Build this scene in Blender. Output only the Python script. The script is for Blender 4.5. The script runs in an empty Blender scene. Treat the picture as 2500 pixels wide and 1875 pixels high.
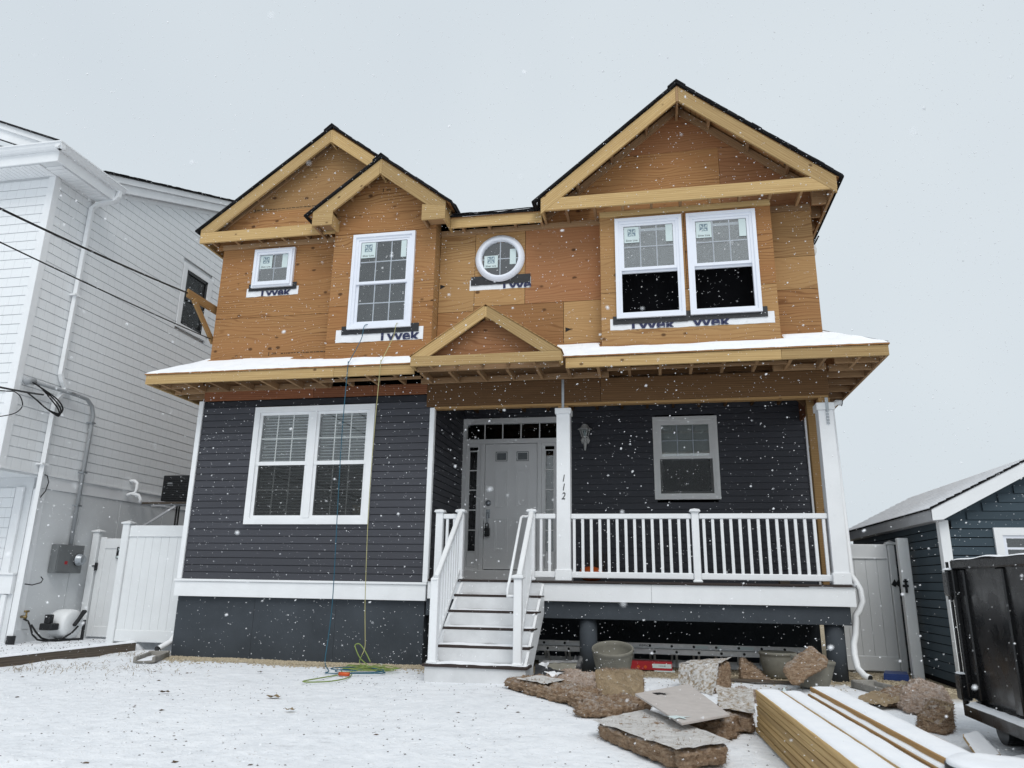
import bpy, bmesh, math, random
import numpy as np
from mathutils import Vector, Matrix, noise
R = math.radians
random.seed(7); RNG = np.random.default_rng(11)
S = bpy.context.scene
COL = S.collection
# ---------------------------------------------------------------- camera
CAMP = (0.98436, -9.8743, 1.08326); YAW, PITCH, ROLL, FPX = 0.19429, 0.26532, 0.01552, 1782.34
_cy, _sy, _cp, _sp = math.cos(YAW), math.sin(YAW), math.cos(PITCH), math.sin(PITCH)
_f = Vector((-_sy*_cp, _cy*_cp, _sp)); _r = Vector((_cy, _sy, 0)); _u = _r.cross(_f)
_r, _u = _r*math.cos(ROLL)+_u*math.sin(ROLL), _u*math.cos(ROLL)-_r*math.sin(ROLL)
cd = bpy.data.cameras.new('camera'); cam = bpy.data.objects.new('camera', cd); COL.objects.link(cam)
cd.sensor_fit = 'HORIZONTAL'; cd.sensor_width = 36; cd.lens = FPX/2500*36; cd.clip_start = .05; cd.clip_end = 2000
cam.matrix_world = Matrix(((_r.x, _u.x, -_f.x, CAMP[0]), (_r.y, _u.y, -_f.y, CAMP[1]), (_r.z, _u.z, -_f.z, CAMP[2]), (0, 0, 0, 1)))
cd.dof.use_dof = True; cd.dof.focus_distance = 9.5; cd.dof.aperture_fstop = 3.4
S.camera = cam
# ---------------------------------------------------------------- world, sun, exposure
w = bpy.data.worlds.new('World'); S.world = w; w.use_nodes = True
wn = w.node_tree.nodes; wl = w.node_tree.links; wn.clear()
SUN_EL, SUN_AZ = R(52), R(160)
sky = wn.new('ShaderNodeTexSky'); sky.sky_type = 'NISHITA'; sky.sun_disc = False
sky.sun_elevation = SUN_EL; sky.sun_rotation = SUN_AZ; sky.air_density = 1.0; sky.dust_density = 6.0
bg = wn.new('ShaderNodeBackground'); bg.inputs[1].default_value = 0.1
cloud = wn.new('ShaderNodeMix'); cloud.data_type = 'RGBA'; cloud.inputs[0].default_value = 0.93
tc = wn.new('ShaderNodeTexCoord'); cn = wn.new('ShaderNodeTexNoise'); cn.inputs['Scale'].default_value = 1.6; cn.inputs['Detail'].default_value = 3
cr = wn.new('ShaderNodeValToRGB'); cr.color_ramp.elements[0].color = (6.05, 6.68, 7.2, 1); cr.color_ramp.elements[1].color = (6.65, 7.25, 7.65, 1)
cr.color_ramp.elements[0].position = .35; cr.color_ramp.elements[1].position = .65
wo = wn.new('ShaderNodeOutputWorld')
wl.new(tc.outputs['Generated'], cn.inputs['Vector']); wl.new(cn.outputs[0], cr.inputs[0])
wl.new(sky.outputs[0], cloud.inputs[6]); wl.new(cr.outputs[0], cloud.inputs[7])
wl.new(cloud.outputs[2], bg.inputs[0]); wl.new(bg.outputs[0], wo.inputs[0])
sd = bpy.data.lights.new('sun', 'SUN'); sd.energy = 1.3; sd.angle = R(32); sd.color = (1, .985, .96)
sun = bpy.data.objects.new('sun', sd); COL.objects.link(sun)
sun.rotation_euler = Vector((-math.sin(SUN_AZ)*math.cos(SUN_EL)*-1, math.cos(SUN_AZ)*math.cos(SUN_EL), math.sin(SUN_EL))).to_track_quat('Z', 'Y').to_euler()
sun.location = (0, -10, 20)
S.view_settings.view_transform = 'Standard'; S.view_settings.look = 'None'; S.view_settings.gamma = 1
S.view_settings.use_curve_mapping = False; S.view_settings.exposure = 0.16
S.cycles.max_bounces = 8; S.cycles.transparent_max_bounces = 12
# ---------------------------------------------------------------- photo pixel (2500 x 1875) -> point on a plane of the place
def at(px, py, x=None, y=None, z=None):
    d = _f + _r*((px-1250)/FPX) - _u*((py-937.5)/FPX); o = Vector(CAMP)
    t = (x-o.x)/d.x if x is not None else ((y-o.y)/d.y if y is not None else (z-o.z)/d.z)
    return o+d*t
def y1(a, b): return 1200+a*.3165, 1475+b*.3165
def w1(a, b): return 2080+a*.18987, 1600+b*.18987
# ---------------------------------------------------------------- materials
MATS = {}
class NT:
    def __init__(s, name, rough=.6, spec=.35, metal=0):
        s.m = bpy.data.materials.new(name); s.m.use_nodes = True; s.n = s.m.node_tree.nodes; s.l = s.m.node_tree.links
        s.b = s.n['Principled BSDF']; s.b.inputs['Roughness'].default_value = rough
        s.b.inputs['Specular IOR Level'].default_value = spec; s.b.inputs['Metallic'].default_value = metal
        MATS[name] = s.m
    def new(s, t, **k):
        n = s.n.new(t)
        for a, v in k.items():
            if a in n.inputs: n.inputs[a].default_value = v
            else: setattr(n, a, v)
        return n
    def link(s, a, b): s.l.new(a, b)
    def col(s, c): s.b.inputs['Base Color'].default_value = (*c, 1)
    def pos(s): return s.new('ShaderNodeNewGeometry').outputs['Position']
    def obj(s): return s.new('ShaderNodeTexCoord').outputs['Object']
    def rnd(s): return s.new('ShaderNodeObjectInfo').outputs['Random']
    def math(s, op, a, b=None, c=None):
        n = s.new('ShaderNodeMath'); n.operation = op
        for i, v in enumerate((a, b, c)):
            if v is None: continue
            if isinstance(v, (int, float)): n.inputs[i].default_value = v
            else: s.link(v, n.inputs[i])
        return n.outputs[0]
    def vscale(s, v, sc, off=None):
        m = s.new('ShaderNodeVectorMath'); m.operation = 'MULTIPLY'; s.link(v, m.inputs[0]); m.inputs[1].default_value = sc
        if off is None: return m.outputs[0]
        a = s.new('ShaderNodeVectorMath'); a.operation = 'ADD'; s.link(m.outputs[0], a.inputs[0])
        k = s.new('ShaderNodeCombineXYZ')
        for i, f in enumerate((37.1, 11.7, 23.3)): s.link(s.math('MULTIPLY', off, f), k.inputs[i])
        s.link(k.outputs[0], a.inputs[1]); return a.outputs[0]
    def noise(s, v, scale, detail=3, rough=.55, dist=0):
        n = s.new('ShaderNodeTexNoise', Scale=scale, Detail=detail, Roughness=rough, Distortion=dist)
        if v is not None: s.link(v, n.inputs['Vector'])
        return n.outputs[0]
    def ramp(s, f, *st):
        n = s.new('ShaderNodeValToRGB'); e = n.color_ramp.elements
        while len(e) < len(st): e.new(.5)
        for i, (p, c) in enumerate(st):
            e[i].position = p; e[i].color = (*c, 1) if len(c) == 3 else c
        s.link(f, n.inputs[0]); return n.outputs[0]
    def mix(s, f, a, b, mode='MIX'):
        n = s.new('ShaderNodeMix'); n.data_type = 'RGBA'; n.blend_type = mode
        if isinstance(f, (int, float)): n.inputs[0].default_value = f
        else: s.link(f, n.inputs[0])
        for v, i in ((a, 6), (b, 7)):
            if isinstance(v, tuple): n.inputs[i].default_value = (*v, 1)
            else: s.link(v, n.inputs[i])
        return n.outputs[2]
    def out(s, c): s.link(c, s.b.inputs['Base Color']); return s
    def bump(s, h, st=.3, d=.01):
        n = s.new('ShaderNodeBump', Strength=st, Distance=d); s.link(h, n.inputs['Height']); s.link(n.outputs[0], s.b.inputs['Normal']); return s
def plain(name, c, rough=.6, spec=.35, metal=0, var=.08, scale=6, bump=0):
    t = NT(name, rough, spec, metal)
    n = t.noise(t.pos(), scale, 4, .6); c2 = tuple(v*(1-2*var) for v in c)
    t.out(t.ramp(n, (.3, c2), (.65, c)))
    if bump: t.bump(t.noise(t.pos(), scale*12, 3), bump, .004)
    return t.m
def lines_of_wood(t, v, c0, c1, knot, wave=7, knots=True):
    wv = t.new('ShaderNodeTexWave', Scale=wave, Distortion=9.0, Detail=3.0); wv.inputs['Detail Scale'].default_value = .9
    wv.bands_direction = 'Z'; t.link(v, wv.inputs['Vector'])
    fine = t.noise(t.vscale(v, (3, 40, 40)), 1.0, 3, .6)
    f = t.math('ADD', t.math('MULTIPLY', wv.outputs[1], .55), t.math('MULTIPLY', fine, .5))
    col = t.ramp(f, (.2, c0), (.8, c1))
    return col, f
def plywood(name, c0, c1, c2):
    t = NT(name, .8, .2)
    r = t.rnd(); p = t.pos(); sx = t.new('ShaderNodeSeparateXYZ'); t.link(p, sx.inputs[0])
    cb = t.new('ShaderNodeCombineXYZ')
    t.link(t.math('MULTIPLY', t.math('ADD', sx.outputs[0], sx.outputs[1]), .22), cb.inputs[0])
    t.link(sx.outputs[2], cb.inputs[2])
    v = t.vscale(cb.outputs[0], (1, 1, 1), r)
    wv = t.new('ShaderNodeTexWave', Scale=6.5, Distortion=22.0, Detail=2.0); wv.inputs['Detail Scale'].default_value = .55
    wv.bands_direction = 'Z'; t.link(v, wv.inputs['Vector'])
    fine = t.noise(t.vscale(v, (4, 1, 55)), 1.0, 3, .6)
    big = t.noise(t.vscale(v, (2.5, 1, 3)), 1.0, 2)
    wcol = t.ramp(wv.outputs[1], (.0, c1), (.30, c0), (1, c0))
    wm = t.ramp(t.noise(t.vscale(v, (3, 1, 1.6)), 1.1, 2), (.38, (.5, .5, .5)), (.62, (1, 1, 1)))
    wcol = t.mix(wm, c0, wcol); colr = t.mix(t.math('MULTIPLY', fine, .7), wcol, c1)
    colr = t.mix(t.ramp(big, (.35, (0, 0, 0)), (.7, (.8, .8, .8))), colr, c2)
    tone = t.ramp(r, (0, (.78, .74, .72)), (.35, (1.0, .98, .96)), (.7, (.95, .88, .82)), (1, (1.1, 1.08, 1.05)))
    colr = t.mix(1.0, colr, tone, 'MULTIPLY')
    vo = t.new('ShaderNodeTexVoronoi', Scale=5.5, Randomness=1.0); vo.voronoi_dimensions = '3D'
    t.link(t.vscale(cb.outputs[0], (3.2, 1, 1), r), vo.inputs['Vector'])
    kn = t.ramp(vo.outputs['Distance'], (.10, (1, 1, 1)), (.18, (0, 0, 0)))
    gate = t.math('GREATER_THAN', t.noise(t.vscale(v, (6, 1, 4)), 1.3, 1), .49)
    colr = t.mix(t.math('MULTIPLY', t.math('MULTIPLY', kn, gate), .85), colr, (.07, .032, .015))
    t.out(colr); t.bump(t.math('ADD', fine, t.math('MULTIPLY', wv.outputs[1], .4)), .25, .002)
plywood('plywood', (.46, .265, .115), (.18, .082, .032), (.36, .18, .075))
plywood('plywood_pale', (.48, .31, .145), (.22, .115, .048), (.41, .245, .108))
plywood('plywood_red_shade', (.39, .205, .098), (.22, .098, .045), (.33, .15, .07))  # reddish panels; in the gables its darker tone also paints in shade
def lumber(name, c0, c1, kn=(.10, .05, .02)):
    t = NT(name, .75, .25); r = t.rnd(); v = t.vscale(t.obj(), (.55, 1, 1), r)
    wv = t.new('ShaderNodeTexWave', Scale=16.0, Distortion=4.0, Detail=2.0); wv.bands_direction = 'DIAGONAL'
    t.link(t.vscale(v, (.06, 1.3, 1.3)), wv.inputs['Vector'])
    fine = t.noise(t.vscale(v, (4, 60, 60)), 1.0, 2)
    f = t.math('ADD', t.math('MULTIPLY', wv.outputs[1], .28), t.math('MULTIPLY', fine, .75))
    col = t.ramp(f, (.25, c1), (.75, c0))
    tone = t.ramp(r, (0, (.72, .70, .68)), (.5, (.98, .97, .95)), (1, (1.12, 1.1, 1.05))); col = t.mix(1.0, col, tone, 'MULTIPLY')
    vo = t.new('ShaderNodeTexVoronoi', Scale=3.4, Randomness=1.0); t.link(t.vscale(v, (1.5, 1.3, 1.3)), vo.inputs['Vector'])
    k = t.ramp(vo.outputs['Distance'], (.05, (.85, .85, .85)), (.10, (0, 0, 0)))
    t.out(t.mix(k, col, kn)); t.bump(fine, .15, .002)
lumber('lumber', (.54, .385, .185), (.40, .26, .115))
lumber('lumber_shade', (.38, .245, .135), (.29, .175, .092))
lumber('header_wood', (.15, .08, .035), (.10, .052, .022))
lumber('old_board', (.26, .105, .05), (.15, .055, .028))
lumber('treated_post', (.40, .25, .11), (.30, .175, .07))
lumber('old_timber', (.15, .125, .10), (.09, .072, .058))
plain('white_pvc', (.83, .845, .86), .45, .3, var=.03, scale=3)
plain('white_frame', (.80, .83, .90), .4, .35, var=.02, scale=3)
plain('off_white', (.83, .83, .82), .5, .3, var=.03, scale=3)
plain('door_grey', (.80, .80, .80), .45, .35, var=.03, scale=2)
plain('vinyl_fence', (.77, .79, .80), .4, .35, var=.03, scale=2)
def board_paint(name, c, rough=.55, bm=.2):
    t = NT(name, rough, .3); r = t.rnd(); v = t.vscale(t.obj(), (1, 1, 1), r)
    g = t.noise(t.vscale(v, (2.5, 30, 45)), 1.0, 3); b = t.noise(t.vscale(v, (.8, 2, 2)), 1.0, 2)
    tone = t.ramp(t.math('ADD', t.math('MULTIPLY', b, .6), t.math('MULTIPLY', r, .4)), (.2, tuple(x*.86 for x in c)), (.8, tuple(x*1.1 for x in c)))
    t.out(tone); t.bump(g, bm, .002)
board_paint('charcoal_siding', (.056, .058, .069))
board_paint('shed_siding', (.043, .066, .084), .6, .3)
board_paint('deck_brown', (.038, .027, .024), .5, .3)
plain('stair_white', (.70, .71, .72), .55, .3, var=.08, scale=4)
def shake(name, c):
    t = NT(name, .6, .3); o = t.obj(); r = t.rnd()
    s = t.new('ShaderNodeSeparateXYZ'); t.link(o, s.inputs[0])
    c1 = t.new('ShaderNodeCombineXYZ'); t.link(t.math('ADD', s.outputs[0], t.math('MULTIPLY', r, 9.7)), c1.inputs[0])
    vo = t.new('ShaderNodeTexVoronoi', Scale=5.5, Randomness=.8); vo.feature = 'DISTANCE_TO_EDGE'; vo.voronoi_dimensions = '1D'
    t.link(t.math('ADD', s.outputs[0], t.math('MULTIPLY', r, 9.7)), vo.inputs['W'])
    j = t.ramp(vo.outputs['Distance'], (.018, (1, 1, 1)), (.045, (0, 0, 0)))
    t.out(t.mix(t.math('MULTIPLY', j, .22), c, tuple(x*.55 for x in c))); t.bump(t.math('SUBTRACT', 1.0, j), .3, .004)
shake('white_shake', (.80, .82, .835))
plain('white_panel', (.72, .74, .755), .6, .3, var=.04, scale=1.5)
plain('foundation_paint', (.060, .070, .082), .75, .2, var=.13, scale=1.8, bump=.4)
plain('shingle', (.022, .022, .024), .9, .15, var=.25, scale=30, bump=.6)
plain('dark_interior', (.012, .012, .014), .9, .05, var=.1)  # near-black, the darkness of unlit rooms put into the colour
plain('unlit_room_grey', (.05, .055, .058), .9, .05, var=.1)  # grey with the gloom of a room put into it
plain('blind', (.80, .84, .84), .6, .2, var=.02)
plain('blind_white', (.86, .88, .87), .6, .2, var=.02)
plain('black_tape', (.02, .021, .024), .35, .5, var=.2, scale=20, bump=.4)
plain('housewrap', (.82, .83, .85), .6, .3, var=.04, scale=9, bump=.3)
plain('ink_navy', (.035, .04, .09), .6, .2, var=.02)
plain('ink_black', (.018, .016, .016), .7, .2, var=.02)
plain('label_paper', (.62, .72, .72), .6, .3, var=.03)
plain('label_blue', (.17, .24, .29), .6, .3, var=.03)
plain('galvanised', (.42, .45, .48), .4, .5, .7, var=.12, scale=15)
plain('aluminium', (.72, .73, .74), .42, .5, .15, var=.08, scale=12)
plain('conduit_grey', (.34, .355, .37), .5, .4, var=.05)
plain('meter_grey', (.16, .17, .175), .5, .4, var=.06)
plain('grey_trim', (.50, .51, .53), .5, .3, var=.04)
plain('black_plastic', (.015, .016, .018), .4, .4, var=.1)
plain('red_print', (.42, .02, .03), .5, .4, var=.08)
plain('orange_plastic', (.62, .10, .02), .45, .4, var=.08)
plain('blue_plastic', (.025, .055, .20), .4, .4, var=.1)
plain('pot_clay', (.22, .21, .175), .75, .25, var=.12, scale=8, bump=.3)
plain('concrete', (.30, .285, .26), .85, .2, var=.15, scale=9, bump=.4)
plain('hose_blue', (.02, .11, .17), .5, .35, var=.05)
plain('hose_green', (.22, .29, .08), .5, .35, var=.08)
plain('hose_yellow', (.45, .42, .20), .5, .35, var=.08)
plain('cable_black', (.012, .012, .013), .6, .3, var=.05)
plain('gravel_stone', (.56, .48, .35), .85, .2, var=.28, scale=35)
plain('leaf_brown', (.12, .08, .05), .8, .2, var=.3, scale=20)
plain('twig_brown', (.085, .06, .045), .85, .2, var=.3, scale=20)
plain('grass_dry', (.30, .22, .12), .85, .2, var=.25, scale=20)
plain('orange_squash', (.55, .10, .015), .5, .3, var=.12, scale=9)
plain('gypsum_paper', (.52, .48, .455), .85, .15, var=.06, scale=14, bump=.2)
plain('foil_facing', (.5, .5, .5), .35, .5, .5, var=.2, scale=30)
plain('brass', (.30, .22, .10), .4, .5, .9, var=.1)
plain('frosted', (.13, .145, .155), .3, .5, var=.1, scale=12)
plain('lantern_white', (.60, .60, .585), .45, .35, var=.05, scale=20)
t = NT('dumpster_black', .22, .5); t.out(t.ramp(t.noise(t.pos(), 3, 4), (.3, (.005, .005, .006)), (.7, (.009, .009, .010))))
t.link(t.ramp(t.noise(t.pos(), 5, 4), (.3, (.14, .14, .14)), (.75, (.42, .42, .42))), t.b.inputs['Roughness']); t.bump(t.noise(t.pos(), 2.2, 2), .12, .03)
# snow, lying and falling
t = NT('snow', .85, .15); p = t.pos()
n1 = t.noise(p, 7, 4, .6); n2 = t.noise(p, 60, 2)
t.out(t.ramp(n1, (.3, (.84, .865, .905)), (.7, (.90, .915, .94)))); t.bump(t.math('ADD', n1, t.math('MULTIPLY', n2, .25)), .35, .012)
t = NT('flake', .9, .1); t.col((.92, .93, .95))
# yard: thin snow with soil and stones showing through where the cover is thin
t = NT('yard_snow', .85, .15); p = t.pos()
s3 = t.new('ShaderNodeSeparateXYZ'); t.link(p, s3.inputs[0])
X, Y = s3.outputs[0], s3.outputs[1]
n0 = t.noise(p, .9, 3); n1 = t.noise(p, 7, 4, .6); n2 = t.noise(p, 45, 3, .6); n3 = t.noise(p, 16, 4, .7)
thin = t.math('ADD', t.math('ADD', t.math('MULTIPLY', n1, .45), t.math('MULTIPLY', n3, .35)), t.math('MULTIPLY', n0, .25))  # drives both the thin cover and the painted relief shading
snowc = t.ramp(thin, (.34, (.60, .61, .625)), (.45, (.755, .78, .815)), (.60, (.84, .86, .89)))  # grey mottling paints in relief shading on top of the thin cover
spk = t.ramp(t.math('ADD', t.math('ADD', n2, t.math('MULTIPLY', n3, .35)), t.math('MULTIPLY', n0, .10)), (.90, (0, 0, 0)), (.96, (1, 1, 1)))
soil = t.ramp(n2, (.3, (.10, .075, .05)), (.7, (.27, .21, .15)))
stone = t.ramp(t.noise(p, 70, 2), (.3, (.16, .13, .09)), (.5, (.34, .28, .19)), (.75, (.52, .45, .33)))
def band(v, a, b):   # 0 below a, 1 above b
    m = t.new('ShaderNodeMapRange'); m.inputs[1].default_value = a; m.inputs[2].default_value = b; t.link(v, m.inputs[0]); return m.outputs[0]
wob = t.math('MULTIPLY', t.math('SUBTRACT', n3, .5), .5)
Yw = t.math('ADD', Y, wob); Xw = t.math('ADD', X, wob)
m1 = t.math('MULTIPLY', band(Yw, -.46, -.30), t.math('MULTIPLY', band(X, -5.95, -5.85), band(X, -1.5, -1.7)))
m2 = t.math('MULTIPLY', band(Yw, -.42, -.15), t.math('MULTIPLY', band(X, -1.3, -1.0), band(X, 3.45, 3.3)))
m3 = t.math('MULTIPLY', band(t.math('ADD', Yw, t.math('MULTIPLY', X, .35)), -.15, .3), band(Xw, 3.15, 3.35))
gm = t.math('MAXIMUM', m1, t.math('MAXIMUM', m2, m3))
colr = t.mix(t.math('MULTIPLY', spk, .75), snowc, soil); colr = t.mix(gm, colr, stone)
t.out(colr); t.bump(t.math('ADD', t.math('ADD', n1, t.math('MULTIPLY', n3, .45)), t.math('MULTIPLY', n2, .3)), .75, .03)
# glass: thin pane, part mirror, part clear
def glass(name, f0, tint=(.95, .97, .97)):
    m = bpy.data.materials.new(name); m.use_nodes = True; n = m.node_tree.nodes; l = m.node_tree.links; n.clear()
    tr = n.new('ShaderNodeBsdfTransparent'); tr.inputs[0].default_value = (*tint, 1)
    gl = n.new('ShaderNodeBsdfGlossy'); gl.inputs['Roughness'].default_value = .015
    fr = n.new('ShaderNodeLayerWeight'); fr.inputs[0].default_value = .25
    mr = n.new('ShaderNodeMath'); mr.operation = 'MULTIPLY_ADD'; mr.inputs[1].default_value = .8; mr.inputs[2].default_value = f0
    mx = n.new('ShaderNodeMixShader'); o = n.new('ShaderNodeOutputMaterial')
    bp = n.new('ShaderNodeBump'); bp.inputs['Strength'].default_value = .04; nz = n.new('ShaderNodeTexNoise'); nz.inputs['Scale'].default_value = 1.7
    ge = n.new('ShaderNodeNewGeometry'); l.new(ge.outputs['Position'], nz.inputs['Vector']); l.new(nz.outputs[0], bp.inputs['Height']); l.new(bp.outputs[0], gl.inputs['Normal'])
    l.new(fr.outputs['Fresnel'], mr.inputs[0]); l.new(mr.outputs[0], mx.inputs[0]); l.new(tr.outputs[0], mx.inputs[1]); l.new(gl.outputs[0], mx.inputs[2]); l.new(mx.outputs[0], o.inputs[0])
    MATS[name] = m
glass('glass', .10); glass('glass_bright', .19); glass('glass_dim', .05)
m = bpy.data.materials.new('insect_screen'); m.use_nodes = True; n = m.node_tree.nodes; l = m.node_tree.links
tr = n.new('ShaderNodeBsdfTransparent'); mx = n.new('ShaderNodeMixShader'); mx.inputs[0].default_value = .38; n['Principled BSDF'].inputs['Base Color'].default_value = (.02, .022, .022, 1); n['Principled BSDF'].inputs['Roughness'].default_value = .8
l.new(tr.outputs[0], mx.inputs[1]); l.new(n['Principled BSDF'].outputs[0], mx.inputs[2]); l.new(mx.outputs[0], n['Material Output'].inputs[0]); MATS['insect_screen'] = m
# mineral wool and its paper
def wool(name, a, b, c):
    t = NT(name, .95, .05); p = t.pos()
    n = t.noise(t.vscale(p, (1, 1, 3.2)), 20, 5, .72, .8); n2 = t.noise(p, 120, 3, .7); big = t.noise(p, 5, 2)
    colr = t.ramp(t.math('ADD', t.math('MULTIPLY', n, .7), t.math('MULTIPLY', n2, .3)), (.36, a), (.5, b), (.66, c))
    sn = t.new('ShaderNodeSeparateXYZ'); g = t.new('ShaderNodeNewGeometry'); t.link(g.outputs['Normal'], sn.inputs[0])
    up = t.new('ShaderNodeMapRange'); up.inputs[1].default_value = .45; up.inputs[2].default_value = .95; t.link(sn.outputs[2], up.inputs[0])
    frost = t.math('MULTIPLY', up.outputs[0], t.ramp(t.math('ADD', t.noise(p, 14, 4, .7), t.math('MULTIPLY', big, .25)), (.58, (0, 0, 0)), (.86, (.6, .6, .6))))
    t.out(t.mix(frost, colr, (.80, .81, .82))); t.bump(t.math('ADD', n, t.math('MULTIPLY', n2, .6)), .9, .03)
wool('wool_brown', (.17, .105, .065), (.34, .235, .155), (.50, .39, .29))
wool('wool_pink', (.30, .20, .145), (.48, .365, .29), (.63, .54, .47))
def kraft(name, amt):
    t = NT(name, .8, .15); p = t.pos()
    cre = t.noise(p, 9, 5, .65, 1.2); f = t.noise(p, 26, 4, .7)
    base = t.ramp(cre, (.3, (.25, .185, .115)), (.7, (.37, .285, .185)))
    dust = t.ramp(t.math('ADD', f, t.math('MULTIPLY', cre, .4)), (max(0, .92-amt), (0, 0, 0)), (1.02-amt*.75, (1, 1, 1)))
    t.out(t.mix(t.math('MULTIPLY', dust, .8), base, (.70, .70, .70))); t.bump(t.math('ADD', cre, t.math('MULTIPLY', f, .4)), 1.0, .04)
kraft('kraft_bare', .10); kraft('kraft_dusted', .36); kraft('kraft_snowy', .50)
# ---------------------------------------------------------------- building helpers
ORG = {}          # world origin of every object that may be a parent
def _o(parent): return ORG[parent.name] if parent else Vector((0, 0, 0))
def empty(name, loc, label=None, cat=None, group=None):
    o = bpy.data.objects.new(name, None); o.empty_display_size = .1; COL.objects.link(o); o.location = loc; ORG[o.name] = Vector(loc)
    return tag(o, label, cat, group)
def tag(o, label=None, cat=None, group=None, kind=None):
    if label: o['label'] = label
    if cat: o['category'] = cat
    if group: o['group'] = group
    if kind: o['kind'] = kind
    return o
TURNED = {}
def put(name, mesh, parent, loc, rot=None, mat=None):
    o = bpy.data.objects.new(name, mesh); COL.objects.link(o); o.location = Vector(loc)-_o(parent)
    if rot is not None: o.rotation_euler = rot.to_euler() if isinstance(rot, Matrix) else rot
    if isinstance(rot, Matrix) and not parent: TURNED[o.name] = rot
    if parent:
        o.parent = parent
        if parent.name in TURNED: M = TURNED[parent.name].transposed(); o.location = M @ o.location; o.rotation_euler = (M @ (rot if isinstance(rot, Matrix) else Matrix.Identity(3))).to_euler()
    if mat and not mesh.materials: mesh.materials.append(MATS[mat])
    ORG[o.name] = Vector(loc); return o
class MB:
    def __init__(s): s.v = []; s.f = []
    def add(s, v, f):
        n = len(s.v); s.v += [Vector(p) for p in v]; s.f += [tuple(i+n for i in q) for q in f]; return s
    def box(s, x0, x1, y0, y1, z0, z1, b=0):
        if x0 > x1: x0, x1 = x1, x0
        if y0 > y1: y0, y1 = y1, y0
        if z0 > z1: z0, z1 = z1, z0
        if b <= 0:
            v = [(x, y, z) for z in (z0, z1) for y in (y0, y1) for x in (x0, x1)]
            return s.add(v, [(0, 2, 3, 1), (4, 5, 7, 6), (0, 1, 5, 4), (2, 6, 7, 3), (0, 4, 6, 2), (1, 3, 7, 5)])
        b = min(b, (x1-x0)/3, (y1-y0)/3, (z1-z0)/3); lo, hi = (x0, y0, z0), (x1, y1, z1); v = []; ix = {}
        for c in range(8):
            sg = (c & 1, c >> 1 & 1, c >> 2 & 1)
            for a in range(3):
                ix[c, a] = len(v); v.append([(hi[k] if sg[k] else lo[k])+(0 if k == a else (-b if sg[k] else b)) for k in range(3)])
        f = []
        for a in range(3):
            k, l = (a+1) % 3, (a+2) % 3
            for sg in (0, 1):
                q = [ix[sg << a | p << k | r << l, a] for p, r in ((0, 0), (1, 0), (1, 1), (0, 1))]
                f.append(tuple(q if sg else q[::-1]))
            for p, r in ((0, 0), (1, 0), (1, 1), (0, 1)):
                c0 = p << k | r << l; c1 = c0 | 1 << a
                q = (ix[c0, k], ix[c1, k], ix[c1, l], ix[c0, l]); f.append(q if p ^ r else q[::-1])
        for c in range(8):
            q = (ix[c, 0], ix[c, 1], ix[c, 2]); f.append(q if bin(c).count('1') % 2 else q[::-1])
        return s.add(v, f)
    def prism(s, pts, a0, a1, axis='y'):      # polygon extruded along one axis
        def P(p, a): return {'y': (p[0], a, p[1]), 'x': (a, p[0], p[1]), 'z': (p[0], p[1], a)}[axis]
        n = len(pts); v = [P(p, a0) for p in pts]+[P(p, a1) for p in pts]
        return s.add(v, [tuple(range(n)), tuple(range(2*n-1, n-1, -1))]+[(i, (i+1) % n, (i+1) % n+n, i+n) for i in range(n)])
    def hexa(s, b4, t4): return s.add(list(b4)+list(t4), [(3, 2, 1, 0), (4, 5, 6, 7)]+[(i, (i+1) % 4, (i+1) % 4+4, i+4) for i in range(4)])
    def ring(s, x0, x1, z0, z1, wd, ya, yb):  # rectangular frame in the x-z plane
        o = [(x0, z0), (x1, z0), (x1, z1), (x0, z1)]; i = [(x0+wd, z0+wd), (x1-wd, z0+wd), (x1-wd, z1-wd), (x0+wd, z1-wd)]
        v = [(a, y, b) for y in (ya, yb) for q in (o, i) for a, b in q]; f = []
        for k in range(4):
            j = (k+1) % 4
            f += [(k, j, j+4, k+4), (k+8, k+12, j+12, j+8), (k, k+8, j+8, j), (k+4, j+4, j+12, k+12)]
        return s.add(v, f)
    def tube(s, pts, r, n=8, cap=True):
        pts = [Vector(p) for p in pts]; rs = r if isinstance(r, (list, tuple)) else [r]*len(pts); rows = []; up = Vector((0, 0, 1))
        side = None
        for i, p in enumerate(pts):
            d = (pts[min(i+1, len(pts)-1)]-pts[max(i-1, 0)]).normalized()
            if side is None: side = d.cross(up) if abs(d.z) < .95 else d.cross(Vector((1, 0, 0)))
            side = (side-d*side.dot(d)).normalized(); q = side.cross(d)
            rows.append([p+(side*math.cos(a)+q*math.sin(a))*rs[i] for a in [2*math.pi*(k+.5)/n for k in range(n)]])
        v = [x for row in rows for x in row]; f = [(i*n+k, i*n+(k+1) % n, (i+1)*n+(k+1) % n, (i+1)*n+k) for i in range(len(pts)-1) for k in range(n)]
        if cap: f += [tuple(range(n))[::-1], tuple((len(pts)-1)*n+k for k in range(n))]
        return s.add(v, f)
    def lathe(s, prof, c=(0, 0, 0), n=24, M=None):
        v = []
        for r, z in prof:
            for k in range(n):
                a = 2*math.pi*k/n; p = Vector((r*math.cos(a), r*math.sin(a), z)); v.append((M @ p if M else p)+Vector(c))
        m = len(prof); f = [(i*n+k, i*n+(k+1) % n, (i+1)*n+(k+1) % n, (i+1)*n+k) for i in range(m-1) for k in range(n)]
        return s.add(v, f)
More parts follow.
